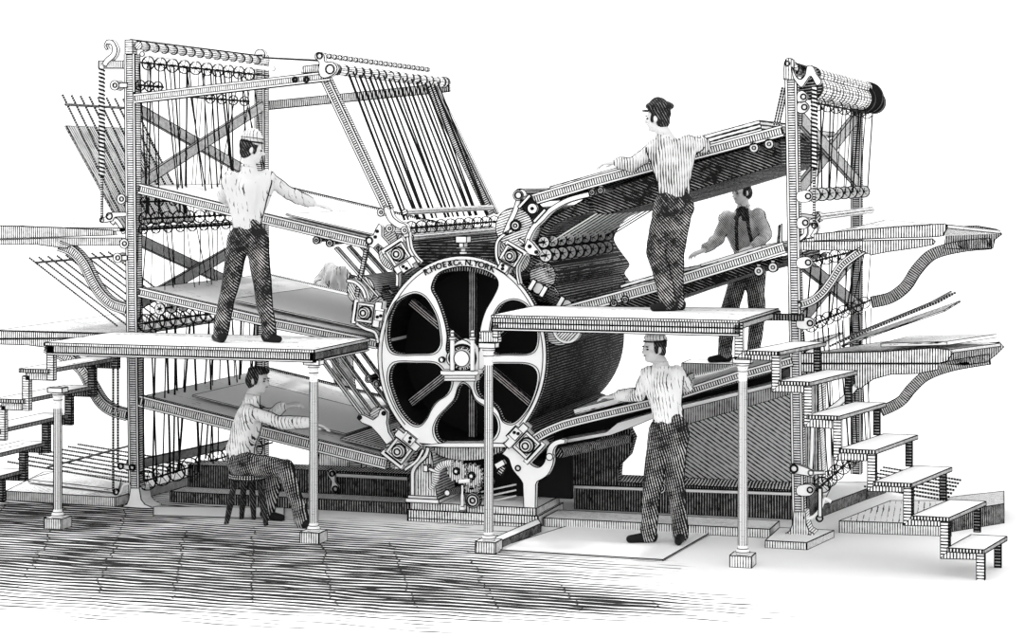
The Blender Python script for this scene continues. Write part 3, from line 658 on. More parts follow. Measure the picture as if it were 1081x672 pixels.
mb = MB(); mb.plate(px([(834, 490), (840, 489), (848, 492), (860, 497), (870, 497), (870, 500), (860, 501), (858, 504), (852, 502), (840, 500), (834, 499)], -.05), (0, .04, 0), 'white_iron'); mb.ring(P(838, 494.5, -.06), .03, .016, n=16); mb.build('lever', rt)
mb = MB(); mb.tube(px(smooth_path([(849, 546), (857, 546), (864, 540), (868, 532), (871, 526), (878, 530)], 4), -.02), .014, 'white_iron', n=6, ink=True); mb.ring(P(865, 547, -.03), .026, .012, n=14); mb.beam(P(866, 545, -.02), P(866, 515, -.02), .03, .03, 'white_iron'); mb.build('treadle_link', rt)
mb = MB(); mb.tube([P(561, 512, .85), P(836, 521, .85)], .014, 'white_iron', n=8, ink=True); mb.line([P(561, 510, .84), P(836, 519, .84)], r=.007); mb.drum(P(697, 515, .8), .05, .08, 'roller_line', 'white_iron', n=18); mb.ring(P(697, 515, .79), .03, .012, n=14); mb.build('long_rod', rt)
mb = MB(); mb.plate(px([(722, 465), (728, 447), (838, 415), (838, 521), (722, 521)], 2.4), (0, .04, 0), 'shade_diagonal', lw=.003); mb.build('shade_panel', rt)  # panel whose diagonal hatch draws the shadow between boards and floor

# ------------------------------------------------------------ tape conveyor over the press
tc_ = thing('tape_conveyor', 'leaning tape frame with dark cords above the press wheel', 'conveyor', P(412, 230, 0))
DC = 2.87
mb = MB(); mb.band([(341, 79), (409, 222)], 8.5, Y=0, thick=.07); mb.band(smooth_path([(408, 218), (412, 230), (420, 237), (427, 240), (429, 250)], 4), 6, Y=-.01, thick=.07, mat='white_iron', rails=False)
for p in ((402, 224), (427, 243), (411, 241)): mb.drum(P(p[0], p[1], -.04), .034, .06, 'white_iron', 'white_iron', n=14); mb.ring(P(p[0], p[1], -.05), .014, .008, n=10)
mb.build('side_rail', tc_)
f1 = P(341, 79, 0); f2 = P(413, 232, 0)
mb = MB(); mb.beam(V((f1.x, DC, f1.z)), V((f2.x, DC, f2.z)), .09, .09, 'brace_hatch', side=V((0, 1, 0))); mb.beam(V((f1.x + .06, DC, f1.z)), V((f2.x + .06, DC, f2.z)), .05, .02, 'white_iron', side=V((0, 1, 0))); mb.build('side_rail', tc_)
mb = MB(); c = P(352, 73, 0); mb.drum(c, .052, DC + .1, 'tape_wrap'); mb.ring(c + V((0, -.01, 0)), .03, .012, n=16); mb.drum(V((c.x, DC + .1, c.z)), .055, .05, 'roller_dark'); mb.build('top_roller', tc_)
mb = MB(); c = P(337, 58, 0); mb.tube([c, V((c.x, DC + .0, c.z))], .014, 'white_iron', n=6, ink=True)
for k in range(22): mb.drum(V((c.x, .1 + k * .13, c.z)), .022, .05, 'roller_line', n=8)
mb.build('beaded_rod', tc_)
mb = MB(); mb.plate(px(smooth_loop([(332, 60), (336, 55), (342, 58), (343, 65), (352, 66), (356, 73), (350, 80), (340, 82), (336, 74), (337, 66)], 3), -.04), (0, .05, 0), 'white_iron'); mb.ring(P(337, 59, -.05), .025, .012, n=14); mb.ring(P(348, 73, -.05), .04, .012, n=14); mb.build('head_bracket', tc_)
mb = MB(); mb.plate([P(320, 70, 0), P(336, 68, 0), P(336, 76, 0), P(318, 77, 0)], (0, .05, 0), 'roller_line'); mb.build('cam_block', tc_)
ya = [.28 + k * .255 for k in range(10)]
t0 = P(355, 78, 0); t1 = P(414, 233, 0)
for y in ya:
    for s in (0, 1):
        mb = MB(); mb.tube([V((t0.x + s * .03, y + s * .055, t0.z + .03)), V((t1.x + random.uniform(-.02, .04), y + s * .10 + random.uniform(0, .05), t1.z))], .0085 if s else .012, 'ink', n=5); mb.build('cord', tc_)
c = P(424, 224, 0); mb = MB(); mb.drum(V((c.x, .08, c.z)), .026, 2.5, 'roller_line'); mb.build('cross_roller', tc_)
wheel_row(tc_, 428, 241, .15, 2.55, 10, 6.6, 'line', end=2.8)
c = P(430, 251, 0); mb = MB(); mb.drum(V((c.x, .08, c.z)), .03, 2.5, 'roller_line'); mb.build('cross_roller', tc_)

# ------------------------------------------------------------ feed boards
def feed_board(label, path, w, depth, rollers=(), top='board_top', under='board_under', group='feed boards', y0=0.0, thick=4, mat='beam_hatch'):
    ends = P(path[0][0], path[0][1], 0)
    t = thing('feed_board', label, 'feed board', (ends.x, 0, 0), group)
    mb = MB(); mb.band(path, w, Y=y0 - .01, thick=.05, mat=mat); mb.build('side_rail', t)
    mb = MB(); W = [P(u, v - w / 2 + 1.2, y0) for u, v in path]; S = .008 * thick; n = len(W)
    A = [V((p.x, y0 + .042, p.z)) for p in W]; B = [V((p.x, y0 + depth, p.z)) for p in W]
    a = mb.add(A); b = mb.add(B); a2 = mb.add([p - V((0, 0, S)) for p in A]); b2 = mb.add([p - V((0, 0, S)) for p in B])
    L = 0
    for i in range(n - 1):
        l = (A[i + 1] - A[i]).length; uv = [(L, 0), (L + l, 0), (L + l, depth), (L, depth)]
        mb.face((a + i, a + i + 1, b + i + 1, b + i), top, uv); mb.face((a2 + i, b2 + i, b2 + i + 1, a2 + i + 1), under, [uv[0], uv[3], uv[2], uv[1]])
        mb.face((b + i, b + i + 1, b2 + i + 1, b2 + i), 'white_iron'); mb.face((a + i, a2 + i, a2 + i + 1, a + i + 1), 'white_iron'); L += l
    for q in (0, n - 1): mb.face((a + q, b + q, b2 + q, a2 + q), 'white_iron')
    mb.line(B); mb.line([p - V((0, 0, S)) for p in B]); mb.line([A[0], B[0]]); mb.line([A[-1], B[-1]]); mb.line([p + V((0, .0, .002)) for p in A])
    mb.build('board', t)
    mb = MB(); mb.beam(B[0] - V((0, 0, .01)), B[-1] - V((0, 0, .01)), .03, .06, 'brace_hatch') if n == 2 else mb.tube([p - V((0, 0, .01)) for p in B], .025, 'brace_hatch', n=6); mb.build('back_rail', t)
    for (u, v, rp) in rollers:
        mb = MB(); c = P(u, v, y0 - .02); mb.tube([c + V((0, .02, 0)), V((c.x, y0 + depth - .1, c.z))], .02, 'roller_dark', n=8)
        mb.drum(c, rp * .008, .05, 'white_iron', 'white_iron', n=14); mb.ring(c + V((0, -.01, 0)), rp * .008, .01, n=14); mb.ring(c + V((0, -.012, 0)), rp * .003, .008, n=10)
        mb.plate([c + V((-.018, .01, 0)), c + V((.018, .01, 0)), P(u + 2, v - 7, y0 + .0 - .01), P(u - 2, v - 7, y0 - .01)], (0, .02, 0), 'white_iron', lw=.004)
        mb.build('tape_roller', t)
    return t
feed_board('upper left sloping feed board the standing white-capped man rests his hand on', [(147, 199), (388, 257)], 9.5, DL, [(334, 253.5, 4.0), (348, 256.5, 4.0)])
feed_board('middle left feed board sloping behind the white-capped man\'s legs', [(147, 308), (292, 342), (398, 363)], 9, DL)
feed_board('lower left feed board in front of the seated boy', [(147, 423), (408, 489)], 11, DL)
feed_board('upper right feed board the dark-capped man leans on', [(552, 214), (622, 193), (826, 138)], 11, 2.85, [(733, 160, 3.6), (745, 157, 3.6), (796, 156, 5), (812, 152, 5), (625, 203, 3.4), (634, 201, 3.4)])
feed_board('middle right feed board the man with the neckerchief reaches over', [(578, 333), (650, 314), (719, 295), (828, 261)], 11, 2.85, [(801, 286, 5), (816, 282, 5), (648, 320, 3.8), (660, 316, 3.8)])
feed_board('lower right curved feed board behind the white-capped floor workman', [(p[0], p[1]) for p in smooth_path([(552, 475), (566, 462), (585, 452), (610, 444), (690, 425)], 4)] + [(778, 397), (836, 381)], 9, 2.85)
# underside tape box and the dark tape web on the right
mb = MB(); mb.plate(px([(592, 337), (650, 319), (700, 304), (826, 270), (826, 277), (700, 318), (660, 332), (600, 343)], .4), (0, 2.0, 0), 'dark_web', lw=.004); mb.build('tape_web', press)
mb = MB(); mb.plate(px([(562, 478), (575, 463), (600, 451), (690, 432), (826, 392), (826, 402), (700, 434), (652, 452), (640, 460), (570, 486)], .6), (0, .5, 0), 'black_iron', lw=.003); mb.build('black_fill', press)  # black prism filling the dark band under the lower right board
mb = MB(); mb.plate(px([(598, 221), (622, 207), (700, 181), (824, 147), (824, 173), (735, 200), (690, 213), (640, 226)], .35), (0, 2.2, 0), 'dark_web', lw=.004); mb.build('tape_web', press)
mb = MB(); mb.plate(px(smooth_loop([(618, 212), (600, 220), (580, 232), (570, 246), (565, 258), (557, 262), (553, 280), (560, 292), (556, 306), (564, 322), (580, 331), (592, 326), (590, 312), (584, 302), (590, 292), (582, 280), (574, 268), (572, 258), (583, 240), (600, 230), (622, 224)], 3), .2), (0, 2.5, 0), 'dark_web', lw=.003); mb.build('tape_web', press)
wheel_row(press, 570, 256, .12, 2.3, 9, 6, 'solid'); wheel_row(press, 572, 270, .12, 2.2, 9, 6.8, 'solid')
for k in range(12):
    y = .3 + k * .19; mb = MB(); a0 = P(572, 256, 0); b0 = P(628, 212, 0)
    mb.tube([V((a0.x, y, a0.z)), V((b0.x + .1, y + .1, b0.z))], .008, 'ink' if k > 9 else 'white_iron', n=4); mb.build('tape', press)
roller(573, 291, .2, .12, 2.3, 'roller_dark', 'web_roller'); roller(576, 315, .2, .13, 2.3, 'roller_dark', 'web_roller')
mb = MB(); mb.plate(px(smooth_path([(562, 500), (590, 470), (640, 458), (664, 452)], 3) + [(669, 462), (664, 480), (654, 490), (652, 512), (562, 512)], 1.0), (0, .12, 0), 'plinth_dark', lw=.004); mb.build('lower_housing', press)
mb = MB(); a0 = P(590, 478, .1); mb.tube([a0, P(662, 463, .95)], .045, 'roller_dark', n=14, ink=True); mb.build('delivery_roller', press)
mb = MB(); mb.plate(px([(586, 466), (600, 463), (640, 456), (652, 446), (700, 432), (826, 402), (826, 406), (700, 437), (664, 452), (645, 459), (600, 467)], .3), (0, .5, 0), 'white_iron', lw=.004); mb.build('sheet_guide', press)
# slanting tape strips left of the press
def strips(a, b, ys, w=.05, n='tape_strip'):
    A = P(a[0], a[1], 0); B = P(b[0], b[1], 0)
    for y in ys: mb = MB(); mb.beam(V((A.x, y, A.z)), V((B.x, y, B.z)), w, .02, 'white_iron', side=V((0, 1, 0))); mb.build(n, press)
strips((350, 262), (396, 314), (.12, .42, .72, 1.02, 1.32), .07)
strips((338, 380), (382, 440), (.05, .25, .5, .75, 1.0), .05)
mb = MB(); mb.beam(P(388, 258, .1), P(377, 312, .1), .035, .03, 'brace_hatch'); mb.build('link', press)
for (u, v) in ((394, 302), (402, 306), (389, 400), (397, 405)): mb = MB(); mb.drum(P(u, v, .3), .035, .15, 'roller_dark', 'white_iron', n=12); mb.ring(P(u, v, .29), .02, .008, n=10); mb.build('guide_pulley', press)
roller(400, 440, .1, .09, 2.2, 'roller_line', 'guide_roller'); roller(381, 306, .1, .13, 2.2, 'roller_line', 'guide_roller'); roller(408, 252, .1, .10, 2.2, 'roller_line', 'guide_roller')

# ------------------------------------------------------------ delivery tables outside the towers
def delivery(label, tops, plates, brs, top_mat='sheet_lines', skew=None):
    b = P(*brs[0][0][-1], 0)
    t = thing('delivery_table', label, 'table', (b.x, 0, b.z), 'delivery tables')
    mb = MB(); mb.hexa([q - V((0, 0, .03)) for q in tops] + list(tops), 'white_edge_hatch', top=top_mat); mb.build('table_top', t)
    for Y, pts, m in plates: mb = MB(); mb.plate(px(pts, Y), (0, .05, 0), m, side='white_iron'); mb.build('side_board', t)
    for path, w_, Y, m in brs: mb = MB(); mb.band(smooth_path(path, 5), w_, Y=Y, thick=.07, mat=m, rails=(w_ > 7 and Y == 0), railw=.016); mb.build('bracket', t)
    return t
def lev(u, v, Y, Z=None):
    p = P(u, v, Y); return V((p.x, p.y, Z if Z is not None else p.z))
z1 = P(60, 240, 0).z
delivery('upper left delivery table cantilevered outside the left tower', [lev(-3, 238, .0, z1), lev(131, 243, .0, z1), V((P(131, 243, 0).x, 2.4, z1)), V((P(-3, 238, 0).x, 2.4, z1))],
         [(-.01, [(-3, 238), (60, 240), (119, 243), (121, 248), (60, 250), (-3, 252)], 'beam_hatch'), (-.01, [(-3, 253), (60, 251), (128, 251), (132, 255), (131, 259), (74, 259), (70, 262), (40, 258), (-3, 258)], 'beam_hatch')],
         [([(62, 259), (76, 265), (88, 278), (97, 296), (106, 310), (118, 321), (133, 326)], 9.5, 0, 'beam_hatch'), ([(118, 236), (122, 232), (127, 238), (131, 246)], 4, 0, 'white_iron')])
z2 = P(60, 350, 0).z
delivery('lower left delivery table passing behind the left platform edge', [lev(-3, 349, .0, z2), lev(131, 352, .0, z2), V((P(131, 352, 0).x, 2.4, z2)), V((P(-3, 349, 0).x, 2.4, z2))],
         [(-.01, [(-3, 349), (131, 353), (131, 356), (-3, 357)], 'beam_hatch'), (-.01, [(-3, 358), (131, 357), (131, 361), (60, 368), (30, 364), (-3, 363)], 'beam_hatch')],
         [([(48, 366), (70, 377), (86, 390), (96, 408), (106, 424), (118, 433), (134, 438)], 10, 0, 'beam_hatch')])
z3 = P(900, 246, 0).z
delivery('upper right delivery table cantilevered outside the right tower', [lev(850, 251, .0, z3 - .05), lev(1000, 237, .0), P(1056, 243, 3.2), P(935, 232, 3.2)],
         [(-.01, [(859, 247), (900, 243), (950, 239), (998, 236), (1000, 240), (995, 249), (985, 250), (912, 252), (860, 254)], 'beam_hatch'),
          (-.01, [(844, 255), (912, 254), (984, 252), (987, 255), (985, 258), (970, 261), (935, 266), (920, 269), (908, 264), (844, 264)], 'beam_hatch'),
          (3.2, [(1000, 240), (1030, 238), (1052, 242), (1058, 247), (1050, 253), (1048, 262), (1020, 263), (996, 262)], 'brace_hatch')],
         [([(912, 263), (900, 271), (888, 281), (878, 296), (868, 309), (856, 318), (843, 322)], 8.5, 0, 'beam_hatch'), ([(1046, 257), (1015, 260), (985, 268), (968, 284), (956, 302), (940, 314), (920, 319)], 12, 3.2, 'brace_hatch'), ([(843, 253), (850, 247), (851, 238), (858, 233), (862, 240), (857, 250)], 4, 0, 'white_iron')])
delivery('lower right delivery table behind the upper treads of the right stairs', [lev(846, 374, .0), lev(1000, 369, .0), P(1056, 362, 3.2), P(935, 360, 3.2)],
         [(-.01, [(846, 373), (930, 371), (985, 367), (1002, 369), (1006, 372), (1000, 381), (992, 383), (846, 383)], 'beam_hatch'),
          (-.01, [(846, 384), (992, 384), (990, 390), (970, 394), (940, 395), (922, 400), (908, 410), (903, 408), (903, 396), (846, 392)], 'beam_hatch'),
          (3.2, [(1000, 371), (1035, 363), (1055, 361), (1060, 366), (1052, 374), (1042, 382), (1020, 385), (998, 384)], 'brace_hatch')],
         [([(906, 404), (898, 414), (886, 425), (874, 434)], 6, 0, 'white_iron'), ([(1045, 379), (1005, 386), (978, 396), (962, 410), (950, 424), (930, 434)], 11, 3.2, 'brace_hatch')])
mb = MB(); mb.drum(P(862, 229, .3), .033, 3.3, 'roller_line'); mb.drum(P(862, 229, 3.5), .055, .12, 'roller_line'); t_ = mb.build('delivery_roller', base=P(862, 229, .3)); tag(t_, 'long roller lying over the upper right delivery table', 'roller')
mb = MB(); mb.beam(P(846, 227, .3), P(862, 229, .3), .03, .03, 'white_iron'); o = mb.build('roller_bracket', t_)
o.parent = t_; 
for v_ in o.data.vertices: v_.co -= P(862, 229, .3)
# fans of fly sticks
def fly(label, tips, dirn, n, dy, y0, cross=None, sheet=None, r=.012):
    b = P(tips[0], tips[1], y0); e = P(dirn[0], dirn[1], y0)
    t = thing('fly_frame', label, 'fly frame', e, 'sheet fly frames')
    for k in range(n):
        d = V((0, k * dy, 0)); mb = MB(); mb.tube([b + d, e + d], [r, r * .8], 'roller_dark', n=6); mb.build('fly_stick', t)
    if cross is not None:
        c = b.lerp(e, cross); mb = MB(); mb.tube([c + V((0, -.05, .02)), c + V((0, n * dy + .1, .02))], r * 1.1, 'roller_dark', n=6); mb.build('cross_rod', t)
    return t
fly('fan of upright fly sticks outside the top of the left tower', (66, 100), (128, 228), 9, .17, .05, .10)
fly('fan of fly sticks under the upper left delivery table', (31, 272), (124, 344), 10, .17, .02, .10, r=.010)
fly('fan of fly sticks low by the left tower foot', (8, 487), (138, 509), 8, .19, .05, .35, r=.010)
fly('fan of fly sticks rising right between the right delivery tables', (992, 318), (874, 366), 7, .22, .0, .08, r=.010)
fly('fan of fly sticks low behind the right stairs', (1000, 528), (912, 513), 7, .2, .3, None, r=.010)
fly('short fly sticks beside the head of the right tower', (826, 92), (817, 132), 3, .12, .3, None, r=.010)
def sheet(label, quad, mat='sheet_lines', th=.012, group='paper sheets', name='paper_sheet'):
    mb = MB(); q = [V(p) for p in quad]; n = (q[1] - q[0]).cross(q[2] - q[0]).normalized()
    if n.z < 0: n = -n
    mb.hexa([p for p in q] + [p + n * th for p in q], mat, lw=.004); c = sum(q, V((0, 0, 0))) / 4
    return tag(mb.build(name, base=c), label, 'paper', group)
def onY(p, y): return V((p.x, y, p.z))
a = P(60, 133, 0); b = P(118, 238, 0)
sheet('hatched sheet held on the fly sticks at the top left', [onY(a, .15), onY(b, .15), onY(b, 1.7), onY(a, 1.7)], 'sheet_streak')
a = P(995, 330, 0); b = P(885, 368, 0)
sheet('pale sheet on the fly sticks between the right delivery tables', [onY(a, .2), onY(b, .2), onY(b, 1.5), onY(a, 1.5)], 'sheet_lines')
# sheets on the boards: four points on the board surface given along the rail and in depth
def onboard(path_w, rail, y0, y1, lift=.012, l2=None):
    (u0, v0), (u1, v1) = rail; a = P(u0, v0, 0); b = P(u1, v1, 0)
    return [V((a.x, y0, a.z + lift)), V((b.x, y0, b.z + lift)), V((b.x, y1, b.z + lift)), V((a.x, y1, a.z + lift))]
sheet('paper sheet under the hand of the white-capped man on the platform', onboard(0, ((290, 229), (384, 251)), .25, 1.9), 'paper_white')
sheet('paper sheet on the lower left board before the seated boy', onboard(0, ((180, 425), (345, 467)), .45, 1.8, .014), 'paper_white')
sheet('paper sheet near the press end of the lower left board', onboard(0, ((350, 468), (405, 482)), .2, 2.2, .014), 'sheet_hatch')
sheet('paper sheet on the middle left board', onboard(0, ((225, 321), (385, 356)), .35, 2.3, .014), 'paper_white')
q = onboard(0, ((715, 163), (800, 140)), .2, 2.0, .012); sheet('stack of paper behind the elbow of the dark-capped man', q, 'sheet_hatch', .10)
q = onboard(0, ((576, 202), (672, 175)), .15, 1.6, .012); sheet('paper sheet under the hand of the dark-capped man', q, 'sheet_lines', .03)
q = onboard(0, ((650, 309), (700, 295)), .2, 2.0, .012); sheet('stack of paper on the lower end of the middle right board', q, 'sheet_hatch', .05)
q = onboard(0, ((735, 285), (800, 265)), .2, 2.2, .012); sheet('paper sheet on the middle right board before the neckerchief man', q, 'sheet_lines', .03)
q = onboard(0, ((600, 442), (690, 419)), .2, 1.6, .012); sheet('paper sheet under the hand of the floor workman', q, 'sheet_lines', .05)
sheet('heap of printed paper on the lower right delivery table', [P(930, 366, .3), P(1000, 364, .3), P(1052, 356, 3.0), P(960, 358, 3.0)], 'sheet_lines', .03)
sheet('small slip of paper on end beside the right tower at middle board height', [P(820, 262, .4), P(826, 260, .4), P(826, 236, .4), P(822, 238, .4)], 'sheet_hatch')
sheet('low printed sheet heap on the left floor slab', [PZ(30, 509, .1), PZ(125, 520, .1), PZ(128, 508, .1), PZ(60, 500, .1)], 'sheet_lines', .03)
# ------------------------------------------------------------ platforms and stairs
PF = -1.28
def column(parent, u, vtop, vbot, zcap=None):
    b = PZ(u, vbot); x = b.x; y = PF + .05
    ztop = P(u, vtop, y).z; mb = MB()
    mb.lathe((x, y, .09), [(.05, 0), (.056, .02), (.042, .045), (.036, .06), (.034, ztop - .20), (.034, ztop - .19), (.042, ztop - .175), (.036, ztop - .16), (.05, ztop - .13), (.05, ztop - .11)], 16, 'column_hatch', inkat=(0, 1, 2, 6, 8, 9))
    for t in range(12): a_ = math.tau * t / 12; mb.line([(x + math.cos(a_) * .0365, y + math.sin(a_) * .0365, .16), (x + math.cos(a_) * .0345, y + math.sin(a_) * .0345, ztop - .16)], r=.0036)
    p = mb.build('post', parent)
    mb = MB(); mb.box((x - .085, y - .085, 0), (x + .085, y + .085, .09), 'white_edge_hatch', top='white_iron'); mb.build('post_base', p)
    mb = MB(); mb.box((x - .07, y - .05, ztop - .02), (x + .07, y + .05, ztop + .02), 'white_iron'); mb.build('post_cap', p)
    return p
hatch('column_hatch', [((0, 1, 0), .022, .0, 0)], patch=.0)  # sparse broken hatch, even all round the column
zl = 1.59; XL0 = P(50, 366, PF).x; XL1 = P(331, 366, PF).x
pl = thing('platform', 'left work platform on thin columns carrying the white-capped man', 'platform', (XL0, PF, 0))
mb = MB(); mb.box((XL0 - .01, PF - .03, zl - .025), (XL1 + .02, -.06, zl), 'white_edge_hatch', top='deck_top'); mb.build('deck', pl)
def fascia(parent, a, b, zt, h, rows=1, mat='beam_hatch'):
    a = V(a); b = V(b); d = (b - a).normalized(); n = V((-d.y, d.x, 0)); L = (b - a).length; mb = MB()
    for k in range(rows):
        z1_ = zt - h * k / rows; z0_ = zt - h * (k + 1) / rows
        mb.hexa([V((p.x, p.y, z)) + o for z in (z0_ + .004, z1_) for p, o in ((a, V((0, 0, 0))), (b, V((0, 0, 0))), (b, n * .04), (a, n * .04))], mat)
    mb.hexa([V((p.x, p.y, z)) + o for z in (zt - h - .016, zt - h) for p, o in ((a, -n * .012), (b, -n * .012), (b, n * .05), (a, n * .05))], 'white_iron')
    return mb.build('fascia', parent)
fascia(pl, (XL0, PF, 0), (XL1, PF, 0), zl - .027, .062)
fascia(pl, (XL1 + .01, PF, 0), (XL1 + .01, -.08, 0), zl - .027, .062, mat='plinth_dark')
column(pl, 328, 382, 573); column(pl, 56.5, 411, 558)
mb = MB(); mb.beam((XL0 + .3, -.1, zl - .06), (XL1, -.1, zl - .06), .05, .06, 'plinth_dark'); mb.build('back_joist', pl)
# left stairs
sl = thing('staircase', 'left stairs going down off the left platform', 'staircase', (XL0, PF, 0))
run, rise = .236, 1.59 / 6
def zig(parent, y, mat, x_off=0, n=6, z0=zl):
    mb = MB()
    for k in range(n):
        x = XL0 - run * k + .03; zt = z0 - rise * k - .03; zb = z0 - rise * (k + 1) - .03
        mb.box((x - .035, y, zb - .03), (x + .03, y + .045, zt if k else zt), mat)
        if k < n - 1: mb.box((x - run, y, zb - .03), (x - .035, y + .045, zb + .03), mat)
    return mb.build('stringer', parent)
zig(sl, PF, 'white_edge_hatch', n=6); zig(sl, -.12, 'plinth_dark', n=6)
for k in range(1, 6):
    x = XL0 - run * k; z = zl - rise * k; mb = MB(); mb.box((x - .02, PF - .03, z + .003), (x + run + .02, -.06, z + .035), 'wood_dark', top='deck_top'); mb.build('tread', sl)
# right platform
zr = 1.905; pr = thing('platform', 'right work platform on thin columns carrying the dark-capped man', 'platform', (P(520, 334, PF).x, PF, 0))
XR0 = P(520, 334, PF).x; XR1 = P(781, 336, PF).x
br = PZ(829, 323, zr); bl = V((XR0, -.10, zr)); mb = MB()
tp = [V((XR0, PF - .03, zr)), V((XR1, PF - .03, zr)), br, bl]
tp[2].y = min(br.y, .2); mb.hexa([p - V((0, 0, .02)) for p in tp] + tp, 'white_edge_hatch', top='deck_top'); mb.build('deck', pr)
fascia(pr, (XR0, PF, 0), (XR1, PF, 0), zr - .022, .085, 2)
a_ = V((XR1 + .01, PF, 0)); b_ = V((tp[2].x, tp[2].y, 0)); mb = MB(); mb.beam(a_ + V((0, 0, zr - .04)), b_ + V((0, 0, zr - .04)), .03, .04, 'wood_dark'); mb.build('edge_board', pr)
mb = MB(); mb.beam(V((XR0, -.12, zr - .05)), V((XR1 + .3, -.12, zr - .05)), .04, .05, 'plinth_dark'); mb.build('back_joist', pr)
mb = MB(); mb.band([(523, 343), (523, 356)], 6, Y=PF, thick=.06, mat='white_edge_hatch', rails=False); mb.plate(px([(506, 350), (520, 350), (520, 356), (526, 356), (526, 361), (505, 361), (505, 357), (508, 357), (508, 353), (506, 353)], PF), (0, .08, 0), 'roller_line'); mb.build('drop_bracket', pr)
column(pr, 514, 364, 583); column(pr, 784, 380, 597)
sr = thing('staircase', 'right stairs of seven white treads descending right', 'staircase', (PZ(1032, 613).x, PF, 0))
path = [(780, 343), (780, 375), (819, 376), (819, 409), (853, 410), (853, 446), (884, 448), (884, 481), (920, 482), (920, 514), (958, 515), (958, 550), (997, 551), (997, 585), (1035, 586), (1035, 613)]
mb = MB(); H_ = 4.2
for i in range(len(path) - 1):
    (x0_, y0_), (x1_, y1_) = path[i], path[i + 1]
    if abs(x1_ - x0_) < 3: q = [(x0_ - H_, y0_ + (-H_ if i else 0)), (x0_ + H_, y0_ + (-H_ if i else 0)), (x1_ + H_, y1_ - H_ if i < len(path) - 2 else y1_), (x1_ - H_, y1_ + (H_ if i < len(path) - 2 else 0))]
    else: q = [(x0_ + H_, y0_ - H_), (x1_ + H_ - 2 * H_, y1_ - H_), (x1_ - H_, y1_ + H_), (x0_ - H_, y0_ + H_)]
    W = px(q, PF); u_long = 'beam_hatch'
    mb.plate(W, (0, .05, 0), 'stringer_v' if abs(x1_ - x0_) < 3 else 'stringer_h', side='white_iron', lw=.0045)
hatch('stringer_v', [((0, 1, 0), .024, .42, 0)]); hatch('stringer_h', [((1, 0, 0), .024, .42, 0)])
mb.build('stringer', sr)
TR = [((786, 369), (822, 371), (872, 361), (838, 358)), ((822, 400), (856, 403), (905, 391), (870, 389)), ((852, 436), (886, 439), (935, 425), (901, 424)), ((886, 472), (924, 475), (969, 459), (932, 456)),
      ((922, 508), (963, 510), (1005, 493), (965, 490)), ((962, 543), (1002, 546), (1041, 529), (1004, 524)), ((1000, 577), (1039, 580), (1063, 566), (1040, 559))]
prev = None
for k, (fl, fr, brr, bll) in enumerate(TR):
    z = P(fr[0], fr[1], PF - .03).z; pf = P(fl[0], fl[1], PF - .03); pf.z = z; q = [pf, P(fr[0], fr[1], PF - .03), PZ(brr[0], brr[1], z), PZ(bll[0], bll[1], z)]
    q[3] = q[2] + (q[0] - q[1]); mb = MB(); mb.hexa([p - V((0, 0, .03)) for p in q] + q, 'wood_dark', top='paper_white'); mb.build('tread', sr)
    zn = (P(TR[k + 1][1][0], TR[k + 1][1][1], PF).z if k < 6 else 0.0)
    c = q[2] + V((-.06, -.04, -.03)); mb = MB(); mb.box((c.x - .03, c.y - .02, zn), (c.x + .02, c.y + .02, c.z), 'plinth_dark'); mb.build('back_support', sr)
    c = q[1] + V((.0, .05, -.03)); mb = MB(); mb.box((c.x - .035, c.y, max(zn, 0)), (c.x + .0, c.y + .05, c.z), 'plinth_dark'); mb.build('riser_post', sr)
# rear platforms the back workmen stand on
mb = MB(); a = P(722, 386, 3.1); mb.box((a.x, 3.0, 0), (a.x + 1.35, 3.44, P(722, 383, 3.0).z), 'pedestal_hatch', top='white_iron'); tag(mb.build('step_box', base=(a.x, 3.2, 0)), 'hatched block behind the machine under the feet of the neckerchief man', 'block')
a = P(340, 425, 3.1); ZC = P(340, 432, 3.1).z; mb = MB(); mb.box((a.x, 3.0, 0), (a.x + .8, 3.9, ZC), 'pedestal_hatch', top='white_iron'); tag(mb.build('step_box', base=(a.x, 3.4, 0)), 'low block behind the lower left feed board', 'block')
for u in (375, 405):
    mb = MB(); mb.band([(u, 505), (u, 474)], 13, Y=1.6, thick=.12, mat='pedestal_hatch', rails=False); o = mb.build('support_pier', base=(P(u, 505, 1.6).x, 1.6, 0)); tag(o, 'grey hatched pier under the lower left board, ' + ('left' if u == 375 else 'right') + ' of the pair', 'pier')
# stool
st = PZ(262, 552); zs = P(262, 499, st.y).z
sx, sy = P(262, 499, -.5).x, -.5; zs = P(262, 500, -.5).z
stool = thing('stool', 'round wooden stool under the seated boy', 'stool', (sx, sy, 0))
mb = MB(); mb.lathe((sx, sy, zs - .04), [(.15, 0), (.17, .01), (.17, .03), (.16, .045)], 24, 'wood_dark'); mb.build('seat', stool)
for (u, v, y) in ((239, 553, sy - .12), (255, 548, sy + .15), (281, 552, sy - .1), (268, 548, sy + .16)):
    p = P(u, v, y); a = V((sx + (p.x - sx) * .6, sy + (y - sy) * .6, zs - .04)); mb = MB(); mb.tube([a, a.lerp(V((p.x, y, 0)), .6), V((p.x, y, .0))], [.024, .028, .02], 'hair_dark', n=10, ink=True); mb.build('leg', stool)
